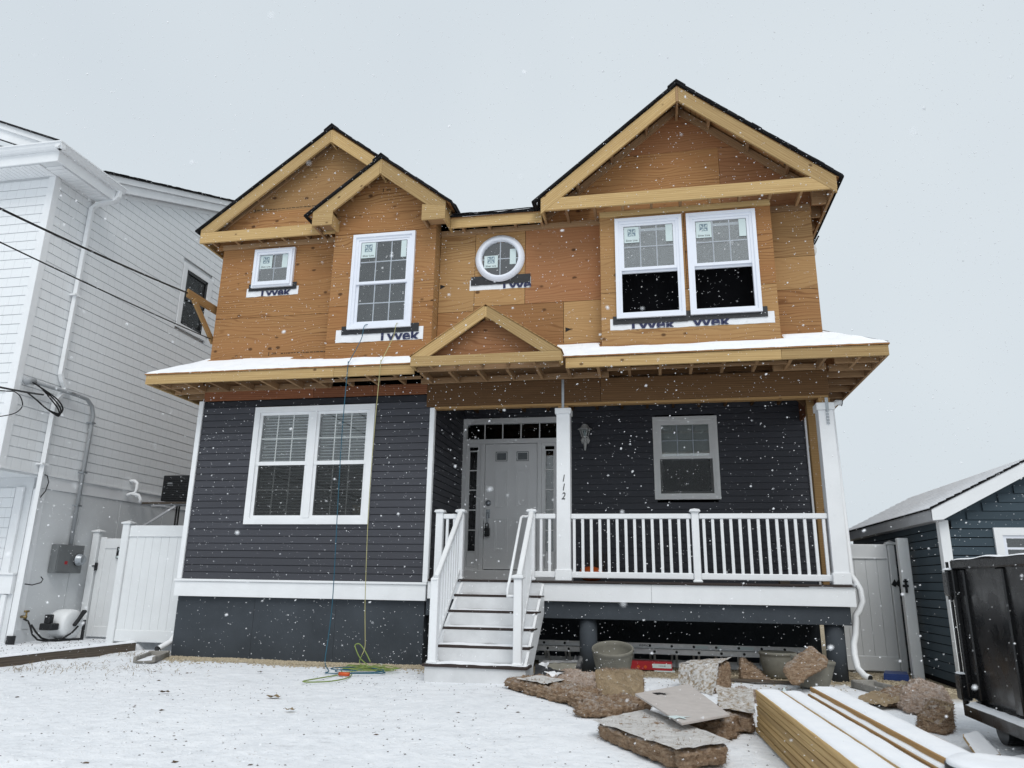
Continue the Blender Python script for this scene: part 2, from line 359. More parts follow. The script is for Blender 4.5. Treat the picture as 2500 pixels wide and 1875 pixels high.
    def mesh(s, name, mat=None, smooth=False, off=(0, 0, 0), rot=None):
        o = Vector(off); M = rot.transposed() if rot is not None else None
        vs = [(M @ (p-o)) if M else (p-o) for p in s.v]
        me = bpy.data.meshes.new(name); me.from_pydata([tuple(p) for p in vs], [], s.f)
        if smooth: me.polygons.foreach_set('use_smooth', [True]*len(me.polygons))
        if mat: me.materials.append(MATS[mat])
        return me
    def build(s, name, mat, parent=None, smooth=False, rot=None, origin=None):
        a = np.array([tuple(p) for p in s.v]); lo, hi = a.min(0), a.max(0)
        o = Vector(origin) if origin is not None else Vector(((lo[0]+hi[0])/2, (lo[1]+hi[1])/2, lo[2]))
        return put(name, s.mesh(name, mat, smooth, o, rot), parent, o, rot)
def box(name, mat, parent, x0, x1, y0, y1, z0, z1, b=.003): return MB().box(x0, x1, y0, y1, z0, z1, b).build(name, mat, parent)
def frame_from(d, up=(0, 0, 1)):
    d = Vector(d).normalized(); up = Vector(up); y = up.cross(d).normalized(); z = d.cross(y)
    return Matrix((d, y, z)).transposed()
def beam(name, mat, parent, p0, p1, wd, ht, up=(0, 0, 1), b=.003):   # straight timber, grain along it
    p0, p1 = Vector(p0), Vector(p1); L = (p1-p0).length; M = frame_from(p1-p0, up)
    return put(name, MB().box(0, L, -wd/2, wd/2, -ht/2, ht/2, b).mesh(name, mat), parent, p0, M)
def board_xz(name, mat, parent, pts, ya, yb, ang=0):   # sawn board in an x-z plane, grain along ang
    return MB().prism(pts, ya, yb).build(name, mat, parent, rot=Matrix.Rotation(-ang, 3, 'Y'))
_cache = {}
def shared(key, fn):
    if key not in _cache: _cache[key] = fn()
    return _cache[key]
def shared_box(name, mat, dx, dy, dz, b=.003): return shared((name, mat, round(dx, 4), round(dy, 4), round(dz, 4)), lambda: MB().box(-dx/2, dx/2, -dy/2, dy/2, 0, dz, b).mesh(name, mat))
def text(name, s, size, loc, mat, parent, shear=0, rotz=0, width=1.0, ex=.0009, bold=0, floor=None):
    c = bpy.data.curves.new(name, 'FONT'); c.body = s; c.size = size; c.extrude = ex; c.shear = shear; c.align_x = 'CENTER'; c.align_y = 'CENTER'; c.resolution_u = 3; c.offset = bold
    tmp = bpy.data.objects.new('tmp', c); me = bpy.data.meshes.new_from_object(tmp); bpy.data.objects.remove(tmp); bpy.data.curves.remove(c)
    me.name = name; me.materials.clear(); me.materials.append(MATS[mat])
    for v in me.vertices: v.co.x *= width
    if floor is not None:
        bm = bmesh.new(); bm.from_mesh(me); bmesh.ops.bisect_plane(bm, geom=bm.verts[:]+bm.edges[:]+bm.faces[:], plane_co=(0, floor-loc[2], 0), plane_no=(0, 1, 0), clear_inner=True); bm.to_mesh(me); bm.free()
    return put(name, me, parent, loc, (R(90), 0, rotz))
def plank_mesh(L, h, tk, mat):      # clapboard, length along local x, face to local -y
    return shared(('plank', round(L, 3), h, tk, mat), lambda: MB().prism([(0, 0), (-tk, 0), (-tk*.78, h-.011), (.004, h-.0095), (.004, h+.004), (.010, h+.004), (.010, 0)], 0, L, 'x').mesh('siding_plank', mat))
def cut(a, b, holes):
    seg = [(a, b)]
    for h0, h1 in holes:
        seg = [q for s0, s1 in seg for q in ((s0, min(s1, h0)), (max(s0, h1), s1)) if q[1]-q[0] > .02]
    return seg
def siding(parent, mat, fixed, a, b, z0, z1, h, side, holes=(), tk=.016, lim=None):
    """courses of clapboard. side 'f' faces -y (a..b along x), 'r' faces +x (a..b along y), 'l' faces -x. holes: (a0,a1,z0,z1)"""
    n = int(round((z1-z0)/h))
    for i in range(n):
        z = z0+i*h
        aa, bb = (a, b) if lim is None else lim(z)
        for s0, s1 in cut(aa, bb, [(q[0], q[1]) for q in holes if z+h > q[2]+.01 and z < q[3]-.01]):
            me = plank_mesh(s1-s0, h, tk, mat)
            if side == 'f': put('siding_plank', me, parent, (s0, fixed, z))
            elif side == 'r': put('siding_plank', me, parent, (fixed, s0, z), (0, 0, R(90)))
            else: put('siding_plank', me, parent, (fixed, s1, z), (0, 0, R(-90)))
def slab(name, mat, parent, q, th):     # four points of the top face, thickness downward
    t4 = [Vector(p) for p in q]; return MB().hexa([p-Vector((0, 0, th)) for p in t4], t4).build(name, mat, parent)
def snow_sheet(name, parent, q, nu, nv, fn, mat='snow'):
    """q: p00,p10,p11,p01; fn(u,v,point)->thickness (negative sinks it away)"""
    p00, p10, p11, p01 = [Vector(p) for p in q]; mb = MB(); v = []
    for j in range(nv+1):
        for i in range(nu+1):
            u, w_ = i/nu, j/nv; p = p00*(1-u)*(1-w_)+p10*u*(1-w_)+p11*u*w_+p01*(1-u)*w_
            v.append(p+Vector((0, 0, fn(u, w_, p))))
    mb.add(v, [(j*(nu+1)+i, j*(nu+1)+i+1, (j+1)*(nu+1)+i+1, (j+1)*(nu+1)+i) for j in range(nv) for i in range(nu)])
    return mb.build(name, mat, parent, True)
def snow_box(name, parent, x0, x1, y0, y1, z, th, rotm=None, nu=None, org=None, seed=0):
    """soft rounded layer lying on a flat top"""
    nu = nu or max(6, min(60, int((x1-x0)/.03))); nv = max(5, min(60, int((y1-y0)/.03)))
    def fn(u, v, p):
        e = min(u*(x1-x0), (1-u)*(x1-x0), v*(y1-y0), (1-v)*(y1-y0)); k = min(1, e/.025)
        return -.006 if e <= 1e-6 else th*(.55+.45*k)*(.8+.5*noise.noise(Vector((p.x*6+seed, p.y*6, z))))
    return snow_sheet(name, parent, [(x0, y0, z), (x1, y0, z), (x1, y1, z), (x0, y1, z)], nu, nv, fn)
def recess(parent, x0, x1, z0, z1, y, d, mat='dark_interior'):  # dark box added behind an opening so it reads unlit
    mb = MB(); mb.add([(x0, y, z0), (x1, y, z0), (x1, y, z1), (x0, y, z1), (x0, y+d, z0), (x1, y+d, z0), (x1, y+d, z1), (x0, y+d, z1)],
                      [(4, 5, 6, 7), (0, 1, 5, 4), (1, 2, 6, 5), (2, 3, 7, 6), (3, 0, 4, 7)])
    return mb.build('dark_backing', mat, parent)
def pane(parent, x0, x1, z0, z1, y, mat='glass'): return MB().box(x0, x1, y, y+.004, z0, z1, 0).build('pane', mat, parent)
def muntins(parent, x0, x1, z0, z1, y, nx, nz, mat='white_frame', wd=.017):
    for i in range(1, nx): x = x0+(x1-x0)*i/nx; put('muntin', shared_box('muntin', mat, wd, .008, z1-z0, .002), parent, (x, y, z0))
    for i in range(1, nz): z = z0+(z1-z0)*i/nz; put('muntin', shared_box('muntin_bar', mat, x1-x0, .0085, wd, .002), parent, ((x0+x1)/2, y, z-wd/2))
def sticker(parent, x0, x1, z0, z1, y, word=True):
    box('label', 'label_paper', parent, x0, x1, y, y+.001, z0, z1, 0)
    if not word: return
    W = x1-x0; H = z1-z0; cx = (x0+x1)/2; a = min(W*.26, H*.28); cz = z0+H*.64
    mb = MB()
    for i in (0, 1):
        for j in (0, 1):
            bx, bz = cx-a+i*(a+.004), cz-a+j*(a+.004); mb.box(bx, bx+a-.004, y-.0016, y-.0006, bz, bz+a-.004, 0)
    mb.build('label_emblem', 'label_blue', parent)
    mb = MB()
    for i in (0, 1):
        for j in (0, 1):
            bx, bz = cx-a+i*(a+.004), cz-a+j*(a+.004); q = a-.004; m = .16*q
            pts = [(bx+m, bz+m), (bx+q-m, bz+m), (bx+q-m, bz+q-m)] if i == j else [(bx+m, bz+q-m), (bx+m, bz+m), (bx+q-m, bz+m)]
            mb.prism(pts, y-.0026, y-.0019)
    mb.build('label_emblem', 'label_paper', parent)
    text('label_lettering', 'Silver Line', W*.19, (cx, y-.0006, z0+H*.14), 'ink_black', parent, width=1.0)
def double_hung(parent, x0, x1, z0, z1, y, fw=.065, open_=False, grid=(3, 2), low_grid=True, frame='white_frame', gl='glass', glow=None, deep=.5, rmat='dark_interior', label=None, mid=None, name='window'):
    f = MB().ring(x0, x1, z0, z1, fw*.55, y, y+.05); f.ring(x0+fw*.5, x1-fw*.5, z0+fw*.5, z1-fw*.5, fw*.5, y+.018, y+.09)
    win = f.build(name, frame, parent)
    if label: win['label'] = label
    ax0, ax1, az0, az1 = x0+fw, x1-fw, z0+fw, z1-fw; m = mid or (az0+az1)/2; sw = .042
    MB().ring(ax0-.004, ax1+.004, m-.02, az1+.004, sw, y+.03, y+.052).build('sash', frame, win)
    pane(win, ax0+sw-.004, ax1-sw+.004, m+sw-.02, az1-sw+.004, y+.04, gl); muntins(win, ax0+sw, ax1-sw, m+sw-.02, az1-sw, y+.047, *grid)
    dz = (az1-m)*.93 if open_ else 0
    if open_: dz = max(0, az1-.03-(m+.02))*.93
    lz0, lz1 = az0-.004+dz, m+.02+dz
    MB().ring(ax0-.004, ax1+.004, lz0, lz1, sw, y+.056, y+.08).build('sash', frame, win)
    pane(win, ax0+sw-.004, ax1-sw+.004, lz0+sw, lz1-sw, y+.068, glow or gl)
    if low_grid: muntins(win, ax0+sw, ax1-sw, lz0+sw, lz1-sw, y+.075, *grid)
    recess(win, x0+fw*.6, x1-fw*.6, z0+fw*.6, z1-fw*.6, y+.05, deep, rmat)  # dark box added behind the sashes so the window reads unlit
    return win, (ax0+sw, ax1-sw, m+sw-.02, az1-sw), (ax0+sw, ax1-sw, az0+sw, m-.02)
def panel(parent, x0, x1, z0, z1, yf, holes=(), mat='plywood', th=.014, g=.0034, name='plywood_panel'):
    """sheathing panel with its front on y=yf and rectangular openings left out"""
    x0 += g; x1 -= g; z0 += g; z1 -= g; mb = MB()
    hs = [(max(x0, a), min(x1, b), max(z0, c), min(z1, d)) for a, b, c, d in holes if a < x1 and b > x0 and c < z1 and d > z0]
    xs = sorted({x0, x1, *[v for h in hs for v in h[:2]]}); zs = sorted({z0, z1, *[v for h in hs for v in h[2:]]})
    for i in range(len(xs)-1):
        j = 0
        while j < len(zs)-1:
            def solid(j): return not any(h[0] <= (xs[i]+xs[i+1])/2 <= h[1] and h[2] <= (zs[j]+zs[j+1])/2 <= h[3] for h in hs)
            if not solid(j): j += 1; continue
            k = j
            while k+1 < len(zs)-1 and solid(k+1): k += 1
            mb.box(xs[i], xs[i+1], yf, yf+th, zs[j], zs[k+1], 0); j = k+1
    return mb.build(name, mat, parent)
def tri_panel(parent, pts, yf, mat='plywood', th=.014): return MB().prism(pts, yf, yf+th).build('plywood_panel', mat, parent)
def stamp(parent, x0, x1, z, y, lead=True):
    mb = MB(); x = x0+.21 if lead else x0
    while x < x1:
        L = random.uniform(.02, .07); mb.box(x, min(x+L, x1), y-.0012, y-.0004, z-.006+random.uniform(-.002, .002), z+.006, 0); x += L+random.uniform(.008, .02)
    mb.box(x0, x0+.012, y-.0012, y-.0004, z-.03, z+.03, 0)
    mb.build('grade_stamp', 'ink_black', parent)['kind'] = 'stuff'
    if lead: text('grade_stamp', 'APA', .045, (x0+.09, y-.001, z), 'ink_black', parent, shear=.25)
def wrap_strip(parent, x0, x1, z0, z1, y, tx, words, tape=None, tsize=.19, tz=0, mat2='black_tape'):
    """torn strip of house wrap under a window with a black flashing tape over its top"""
    n = 26; mb = MB(); v = []
    for k, z in ((0, z0), (1, z1)):
        for i in range(n+1):
            x = x0+(x1-x0)*i/n; v.append((x, y-.002-.006*abs(noise.noise(Vector((x*5, k, 3)))), z+(.008*noise.noise(Vector((x*9, z, 1))) if k == 0 else 0)))
    mb.add(v, [(i, i+1, i+n+2, i+n+1) for i in range(n)]); s = mb.build('wrap_strip', 'housewrap', parent)
    for wx, wd in zip(tx, words): text('wrap_lettering', wd, tsize, (wx, y-.0115, z0+tsize*.36+tz), 'ink_navy', parent, width=1.12, bold=.006, floor=z0+.006)
    for a, b, c, d in tape or ():
        mb = MB(); v = []
        for k, z in ((0, c), (1, d)):
            for i in range(n+1): x = a+(b-a)*i/n; v.append((x, y-.0145-.003*noise.noise(Vector((x*7, z*3, 5))), z+.006*noise.noise(Vector((x*14, k, 2)))))
        mb.add(v, [(i, i+1, i+n+2, i+n+1) for i in range(n)]); mb.build('flashing_tape', mat2, parent)
    return s
# ================================================================ THE GROUND
def yard_h(x, y):
    z = .022*noise.noise(Vector((x*.7, y*.7, 0)))+.013*noise.noise(Vector((x*2.6, y*2.6, 4)))+.007*noise.noise(Vector((x*7, y*9, 9)))
    if y < -5.6: z -= .10*(-5.6-y)
    k = min(1, max(0, (-6.86-x)/.03)); z += .095*k
    if k == 0: z += .05*max(0, 1-abs(x+6.75)/.22)*max(0, noise.noise(Vector((y*1.3, 2, 7)))+.25)
    if y > -.3 and x > -6.7: z *= .35
    return z-.006
xs = np.concatenate([np.linspace(-300, -16, 8), np.linspace(-13, -9.3, 12), np.linspace(-9.2, 5.4, 293), np.linspace(5.6, 14, 14), np.linspace(20, 300, 8)])
ys = np.concatenate([np.linspace(-60, -10.5, 10), np.linspace(-10, -7.2, 14), np.linspace(-7.15, 2.5, 194), np.linspace(2.7, 12, 20), np.linspace(20, 600, 10)])
gv = [(x, y, yard_h(x, y) if (-15 < x < 15 and -11 < y < 13) else (-.5 if y < -10 else -.01)) for y in ys for x in xs]
nx_ = len(xs); me = bpy.data.meshes.new('ground')
me.from_pydata(gv, [], [(j*nx_+i, j*nx_+i+1, (j+1)*nx_+i+1, (j+1)*nx_+i) for j in range(len(ys)-1) for i in range(nx_-1)])
me.polygons.foreach_set('use_smooth', [True]*len(me.polygons)); me.materials.append(MATS['yard_snow'])
g = put('ground', me, None, (0, 0, 0)); tag(g, 'thin snow over a sandy front yard', kind='structure')
# ================================================================ THE HOUSE
H = empty('house', (-1.3, 0, 0), 'two storey house being rebuilt, bare plywood upper floor over charcoal clapboard', 'house')
# ---- foundation, porch substructure
fd = box('foundation', 'foundation_paint', H, -5.852, -2.125, .035, 7.9, -.12, .825, .006)
for x in (-4.63, -3.4): box('form_seam', 'ink_black', fd, x, x+.0025, .0335, .0348, 0, .8, 0)
box('porch_foundation', 'foundation_paint', H, -2.12, 3.3, 2.06, 7.9, -.12, 1.08, .004)
box('porch_girder', 'foundation_paint', H, -2.10, 3.275, .015, .125, .64, .853, .004)
box('porch_girder', 'foundation_paint', H, 3.17, 3.275, .13, 2.05, .64, .853, .004)
for x in (.075, 3.095):
    MB().tube([(x, .16, -.1), (x, .16, .65)], .115, 28).build('pier', 'foundation_paint', H, True)
# ---- water table
def band_board(x0, x1, z0, z1, y0=-.032):
    return box('band_board', 'white_pvc', H, x0, x1, y0, .03, z0, z1)
band_board(-5.885, -2.10, .825, 1.032); box('drip_cap', 'white_pvc', H, -5.895, -2.085, -.052, .03, 1.034, 1.066)
band_board(-2.072, .9, .857, 1.082, -.036); band_board(.903, 3.338, .857, 1.082, -.036)
# ---- deck
for i in range(15):
    y = -.062+i*.142
    put('deck_plank', shared_box('deck_plank', 'deck_brown', 5.42, .137, .028, .004), H, (.645, y+.0685, 1.086))
# ---- left wall, first storey
wl_ = box('wall', 'dark_interior', H, -5.80, -2.2, .062, .10, 1.0, 1.9, 0)
siding(wl_, 'charcoal_siding', .012, -5.80, -2.152, 1.069, 3.71, .1016, 'f', [(-4.86, -3.03, 1.90, 3.54)])
siding(wl_, 'charcoal_siding', .012, -5.80, -2.21, 3.6090, 3.71, .1016, 'f')
box('corner_trim', 'white_pvc', H, -5.874, -5.798, -.026, .10, 1.068, 3.712, .004); box('corner_trim', 'white_pvc', H, -2.154, -2.082, -.026, .05, 1.068, 3.50, .004)
box('wall', 'charcoal_siding', H, -5.862, -5.82, .11, 7.9, 1.068, 3.9, 0)
for a, b, m in ((-5.81, -4.0, 'old_board'), (-3.998, -3.05, 'old_board'), (-3.047, -2.6, 'old_board'), (-2.597, -2.215, 'old_board')):
    box('sheathing_strip', m, H, a, b, -.008, .03, 3.714, 3.875)
# twin window
tw = MB().ring(-4.904, -2.991, 1.842, 3.584, .085, -.040, .02).build('window', 'white_pvc', H)
box('mullion', 'white_pvc', tw, -3.994, -3.893, -.036, .03, 1.93, 3.497)
for a, b in ((-4.822, -3.991), (-3.896, -3.073)):
    MB().ring(a, b, 2.70, 3.503, .045, -.014, .02).build('sash', 'white_pvc', tw); MB().ring(a, b, 1.924, 2.758, .045, -.006, .045).build('sash', 'white_pvc', tw)
    pane(tw, a+.04, b-.04, 2.742, 3.462, .004); pane(tw, a+.04, b-.04, 1.965, 2.716, .028)
    muntins(tw, a+.045, b-.045, 2.745, 3.458, .010, 3, 2, 'off_white'); muntins(tw, a+.045, b-.045, 1.969, 2.713, .034, 3, 2, 'off_white')
    recess(tw, a+.02, b-.02, 1.93, 3.5, .05, .55, 'dark_interior')
    sl = shared(('blind', round(b-a, 3)), lambda: MB().add([(-(b-a)/2+.05, -.018, .005), ((b-a)/2-.05, -.018, .005), ((b-a)/2-.05, .018, -.005), (-(b-a)/2+.05, .018, -.005)], [(0, 1, 2, 3)]).mesh('blind_slat', 'blind'))
    for i in range(34): put('blind_slat', sl, tw, ((a+b)/2, .072, 1.985+i*.0445))
    box('insect_screen', 'insect_screen', tw, a+.03, b-.03, -.004, -.002, 1.95, 2.70, 0)
box('paper_notice', 'grass_dry', tw, -3.27, -3.115, .055, .057, 2.0, 2.125, 0)
# ---- porch walls
ws = box('wall', 'dark_interior', H, -2.30, -2.205, .1, 2.05, 1.0, 3.95, 0)
siding(ws, 'charcoal_siding', -2.195, .05, 2.03, 1.12, 4.0, .1016, 'r')
wb = box('wall', 'dark_interior', H, -2.3, 3.3, 2.6, 2.62, 1.0, 4.0, 0)
siding(wb, 'charcoal_siding', 2.045, -2.18, 3.33, 1.12, 4.0, .1016, 'f', [(-2.2, -.5, 1.1, 3.77), (1.03, 1.97, 2.42, 3.70)])
box('corner_trim', 'white_pvc', H, 3.335, 3.40, 2.0, 2.12, 1.1, 3.95); box('wall', 'charcoal_siding', H, 3.30, 3.33, 2.12, 7.9, 1.1, 4.3, 0)
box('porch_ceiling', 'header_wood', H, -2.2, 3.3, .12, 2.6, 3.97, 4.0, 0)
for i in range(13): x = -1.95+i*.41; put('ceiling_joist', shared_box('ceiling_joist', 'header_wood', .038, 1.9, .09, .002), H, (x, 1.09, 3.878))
# door with sidelights and transom
dr = MB().ring(-2.195, -.50, 1.20, 3.772, .07, 1.985, 2.09).build('entry_frame', 'door_grey', H)
box('threshold', 'door_grey', dr, -2.19, -.505, 1.955, 2.1, 1.116, 1.262); box('transom_bar', 'door_grey', dr, -2.125, -.57, 1.995, 2.08, 3.338, 3.417)
box('transom_bar', 'door_grey', dr, -2.125, -.57, 1.995, 2.08, 3.682, 3.705)
for a, b in ((-1.868, -1.795), (-.90, -.83)): box('jamb', 'door_grey', dr, a, b, 1.99, 2.085, 1.264, 3.336)
pane(dr, -2.12, -.575, 3.417, 3.682, 2.04, 'glass_dim')
for x in (-1.815, -1.505, -1.19, -.873): box('muntin', 'off_white', dr, x-.009, x+.009, 2.028, 2.036, 3.417, 3.682, 0)
for a, b in ((-2.122, -1.87), (-.828, -.573)):
    sl_ = MB().ring(a, b, 1.262, 3.336, .048, 2.005, 2.06).build('sidelight', 'door_grey', dr); box('panel', 'door_grey', sl_, a+.05, b-.05, 2.02, 2.06, 1.31, 1.555, .01)
    pane(sl_, a+.05, b-.05, 1.555, 3.285, 2.04, 'glass')
    for i in range(1, 5): z = 1.575+i*(3.22-1.575)/5; box('muntin', 'off_white', sl_, a+.05, b-.05, 2.028, 2.036, z-.009, z+.009, 0)
    MB().ring(a+.045, b-.045, 1.55, 3.225, .018, 2.012, 2.03).build('glazing_bead', 'door_grey', sl_)
recess(dr, -2.13, -.565, 1.27, 3.69, 2.10, .45, 'dark_interior')  # dark box added behind the door so it reads unlit
do = box('door', 'door_grey', H, -1.79, -.905, 2.012, 2.055, 1.283, 3.331, .004)
def raised(x0, x1, z0, z1, gl=False):
    mb = MB(); mb.ring(x0, x1, z0, z1, .022, 2.002, 2.0125); mb.ring(x0+.034, x1-.034, z0+.034, z1-.034, .01, 2.006, 2.0125)
    q = mb.build('door_panel', 'door_grey', do)
    if gl: box('lite', 'frosted', do, x0+.02, x1-.02, 2.008, 2.0115, z0+.02, z1-.02, 0)
for a, b in ((-1.636, -1.389), (-1.279, -1.029)):
    raised(a, b, 3.014, 3.222, True); raised(a+.018, b-.012, 2.268, 2.897); raised(a+.018, b-.004, 1.556, 2.10)
MB().lathe([(0, .03), (.02, .03), (.034, .022), (.036, .006), (.05, .004), (.05, 0)], (-1.725, 2.012, 2.345), 20, Matrix.Rotation(R(90), 3, 'X')).build('deadbolt', 'galvanised', do, True)
mb = MB().box(-1.755, -1.69, 2.002, 2.012, 2.10, 2.24, .004); mb.tube([(-1.722, 2.0, 2.19), (-1.722, 1.955, 2.17), (-1.722, 1.95, 2.05), (-1.722, 1.96, 1.97), (-1.722, 2.01, 1.95)], .011, 8)
mb.build('door_handle', 'galvanised', do)
mb = MB().tube([(-1.747, 1.95, 1.93), (-1.747, 1.95, 2.0), (-1.722, 1.95, 2.02), (-1.697, 1.95, 2.0), (-1.697, 1.95, 1.93)], .007, 8); mb.box(-1.765, -1.68, 1.925, 1.985, 1.80, 1.94, .012)
lb = mb.build('lock_box', 'black_plastic', None); tag(lb, 'black key lock box hanging from the front door handle', 'lock box')
# porch window
pw, up_, lo_ = double_hung(H, .992, 2.008, 2.387, 3.728, 2.012, .095, frame='off_white', grid=(3, 2), low_grid=False, gl='glass_bright', glow='glass', rmat='unlit_room_grey', label='white window behind the porch railing with its blind half down')
slb = shared('pblind', lambda: MB().add([(-.38, -.012, .03), (.38, -.012, .03), (.38, .012, -.003), (-.38, .012, -.003)], [(0, 1, 2, 3)]).mesh('blind_slat', 'blind_white'))
for i in range(18): put('blind_slat', slb, pw, (1.5, 2.098, 3.03+i*.032))
box('insect_screen', 'insect_screen', pw, 1.09, 1.91, 2.058, 2.060, 2.48, 3.05, 0)
# ---- header over the porch, columns, stubs, straps
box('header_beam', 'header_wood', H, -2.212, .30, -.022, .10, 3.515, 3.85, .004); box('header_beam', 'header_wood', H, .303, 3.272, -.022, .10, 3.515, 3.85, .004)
box('header_plate', 'treated_post', H, -2.1, 3.26, -.016, .09, 3.478, 3.513)
def column(x0, x1, zt, zc, cw):
    c = box('porch_column', 'white_pvc', H, x0, x1, -.018, .17, 1.116, zc, .004)
    box('column_cap', 'white_pvc', c, x0-.02, x1+.018, -.04, .192, zc, zt, .006); box('column_base', 'white_pvc', c, x0-.017, x1+.014, -.038, .188, 1.1145, 1.258, .006)
    box('post_stub', 'treated_post', c, x0+.022, x1-.022, 0, .14, zt, 3.478); return c
cm = column(-.318, -.132, 3.437, 3.357, .2); cr_ = column(3.116, 3.30, 3.408, 3.312, .2)
box('strap', 'galvanised', cm, -.243, -.209, -.0265, -.0235, 3.44, 3.85, 0)
mb = MB().box(3.205, 3.245, -.044, -.0415, 3.31, 3.47, 0)
for k in range(5): mb.box(3.207, 3.243, -.03+.001*k, -.0265, 3.12+k*.04, 3.15+k*.04, 0)
mb.build('strap', 'galvanised', cr_)
for s, z in (('1', 2.455), ('1', 2.335), ('2', 2.215)): text('house_number', s, .135, (-.226, -.0205, z), 'ink_black', cm, shear=.22, width=.8, ex=.003)
box('rough_post', 'treated_post', H, 3.175, 3.292, .94, 1.06, 1.116, 3.88); beam('post_brace', 'header_wood', H, (2.98, .99, 3.86), (3.17, .99, 3.62), .038, .09)
# ---- railings
def newel(x, y, zt, z0=1.115, cap=True, s=.092):
    n = box('newel_post', 'white_pvc', H, x-s/2, x+s/2, y-s/2, y+s/2, z0, zt, .006)
    if cap:
        c = MB(); 
        for a, b, c_ in ((0, .012, .055), (.012, .03, .07), (.03, .045, .062)): c.box(x-c_, x+c_, y-c_, y+c_, zt+a, zt+b, .004)
        c.add([(x-.055, y-.055, zt+.045), (x+.055, y-.055, zt+.045), (x+.055, y+.055, zt+.045), (x-.055, y+.055, zt+.045), (x, y, zt+.06)], [(0, 1, 4), (1, 2, 4), (2, 3, 4), (3, 0, 4)])
        c.build('post_cap', 'white_pvc', n)
    box('post_skirt', 'white_pvc', n, x-s/2-.014, x+s/2+.014, y-s/2-.014, y+s/2+.014, z0, z0+.03, .008)
    return n
def railing(x0, x1, xs_, y=.05):
    r_ = box('porch_railing', 'white_pvc', H, x0, x1, y-.032, y+.032, 1.918, 1.985, .008); box('bottom_rail', 'white_pvc', r_, x0, x1, y-.026, y+.026, 1.152, 1.232, .008)
    for x in xs_: put('baluster', shared_box('baluster', 'white_pvc', .037, .037, .69, .003), r_, (x, y, 1.23))
railing(-.13, 1.442, [-.088+i*.1142 for i in range(14)]); railing(1.538, 3.114, [1.598+i*.1130 for i in range(14)])
newel(1.49, .05, 1.995); newel(-1.642, -.005, 1.995); newel(-.655, -.005, 1.995); newel(-1.948, .02, 1.995, s=.1)
railing(-.61, -.335, [-.53, -.415], .02); railing(-1.9, -1.69, [-1.84, -1.74], .02)
# ---- stairs
NOSE = [(-1.455, .186), (-1.175, .371), (-.895, .557), (-.615, .743), (-.335, .928)]
sbase = box('stair_base', 'stair_white', H, -1.635, -.475, -1.43, -.9, -.06, .155, .004)
for i, (y, z) in enumerate(NOSE):
    x0, x1 = (-1.66, -.45) if i == 0 else (-1.62, -.478)
    tr = box('stair_tread', 'deck_brown', H, x0, x1, y, y+.30, z-.03, z, .005)
    zt = NOSE[i+1][1] if i < 4 else 1.085
    box('stair_riser', 'stair_white', H, x0+.02, x1-.03, y+.285, y+.305, z+.0005, zt-.031 if i < 4 else 1.084, .002)
    th = (.014, .011, .009, .006, .003)[i]
    snow_sheet('snow_cover', tr, [(x0+.02, y+.012, z), (x1-.02, y+.012, z), (x1-.02, y+.28, z), (x0+.02, y+.28, z)], 40, 10,
               lambda u, v, p, th=th: th*(.65+.9*noise.noise(Vector((p.x*5, p.y*9, p.z*7))))-(.006 if min(u, 1-u, v, 1-v) < .001 else 0))
for x in (-1.605, -.508):
    MB().prism([(-1.42, .0), (-1.42, .15), (-.04, 1.08), (-.04, .70), (-1.12, 0)], x, x+.03, 'x').build('stair_stringer', 'white_pvc', H)
for i, (y, z) in enumerate(NOSE[1:]): box('stringer_block', 'white_pvc', H, -.506, -.487, y+.02, y+.27, z-.2, z-.031, .003)
def stair_rail(xb, xt, cap):
    yb, yt = -1.375, -.05; n = newel(xb, yb, 1.12, .187, cap)
    a = Vector((xb, yb+.03, 1.13)); b = Vector((xt, yt, 1.985))
    rl = beam('stair_rail', 'white_pvc', H, a, b, .062, .07, b=.01); d = (b-a).normalized()
    a2, b2 = Vector((xb, yb+.045, .375)), Vector((xt, yt, 1.225)); beam('stair_rail', 'white_pvc', H, a2, b2, .045, .06, b=.006)
    for k in range(8):
        u = (k+.9)/9.0; p = a2.lerp(b2, u); q = a.lerp(b, u); put('baluster', shared_box('stair_baluster', 'white_pvc', .034, .034, .735, .003), H, (p.x, p.y, p.z+.02))
    return a, b
stair_rail(-1.56, -1.64, False); ar, br_ = stair_rail(-.578, -.655, True)
box('post_shim', 'white_pvc', H, -1.585, -1.53, -1.43, -1.40, 1.095, 1.112)
o_ = Vector((-.10, 0, -.07)); a_, b_ = ar+o_, br_+o_
MB().tube([ar+Vector((-.01, .0, -.19)), a_+Vector((-.03, -.02, -.13)), a_+Vector((-.03, -.01, -.06)), a_+Vector((-.02, .04, .03)), b_+Vector((-.02, -.12, 0)), b_+Vector((-.01, -.06, .025)), b_+Vector((.03, -.03, .025)), br_+Vector((0, -.03, -.04))], .017, 10).build('grab_rail', 'white_pvc', H, True)
# ================================================================ lower eave
EY, EZ = -.60, 3.992
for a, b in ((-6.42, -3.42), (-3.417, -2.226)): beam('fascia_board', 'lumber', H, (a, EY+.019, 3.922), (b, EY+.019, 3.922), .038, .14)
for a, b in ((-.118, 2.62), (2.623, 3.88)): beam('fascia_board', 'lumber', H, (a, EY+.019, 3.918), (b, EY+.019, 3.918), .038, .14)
beam('fascia_board', 'lumber', H, (-6.401, EY+.04, 3.922), (-6.401, 5.0, 3.922), .038, .14); beam('fascia_board', 'lumber_shade', H, (3.861, EY+.04, 3.918), (3.861, 5.0, 3.918), .038, .14)
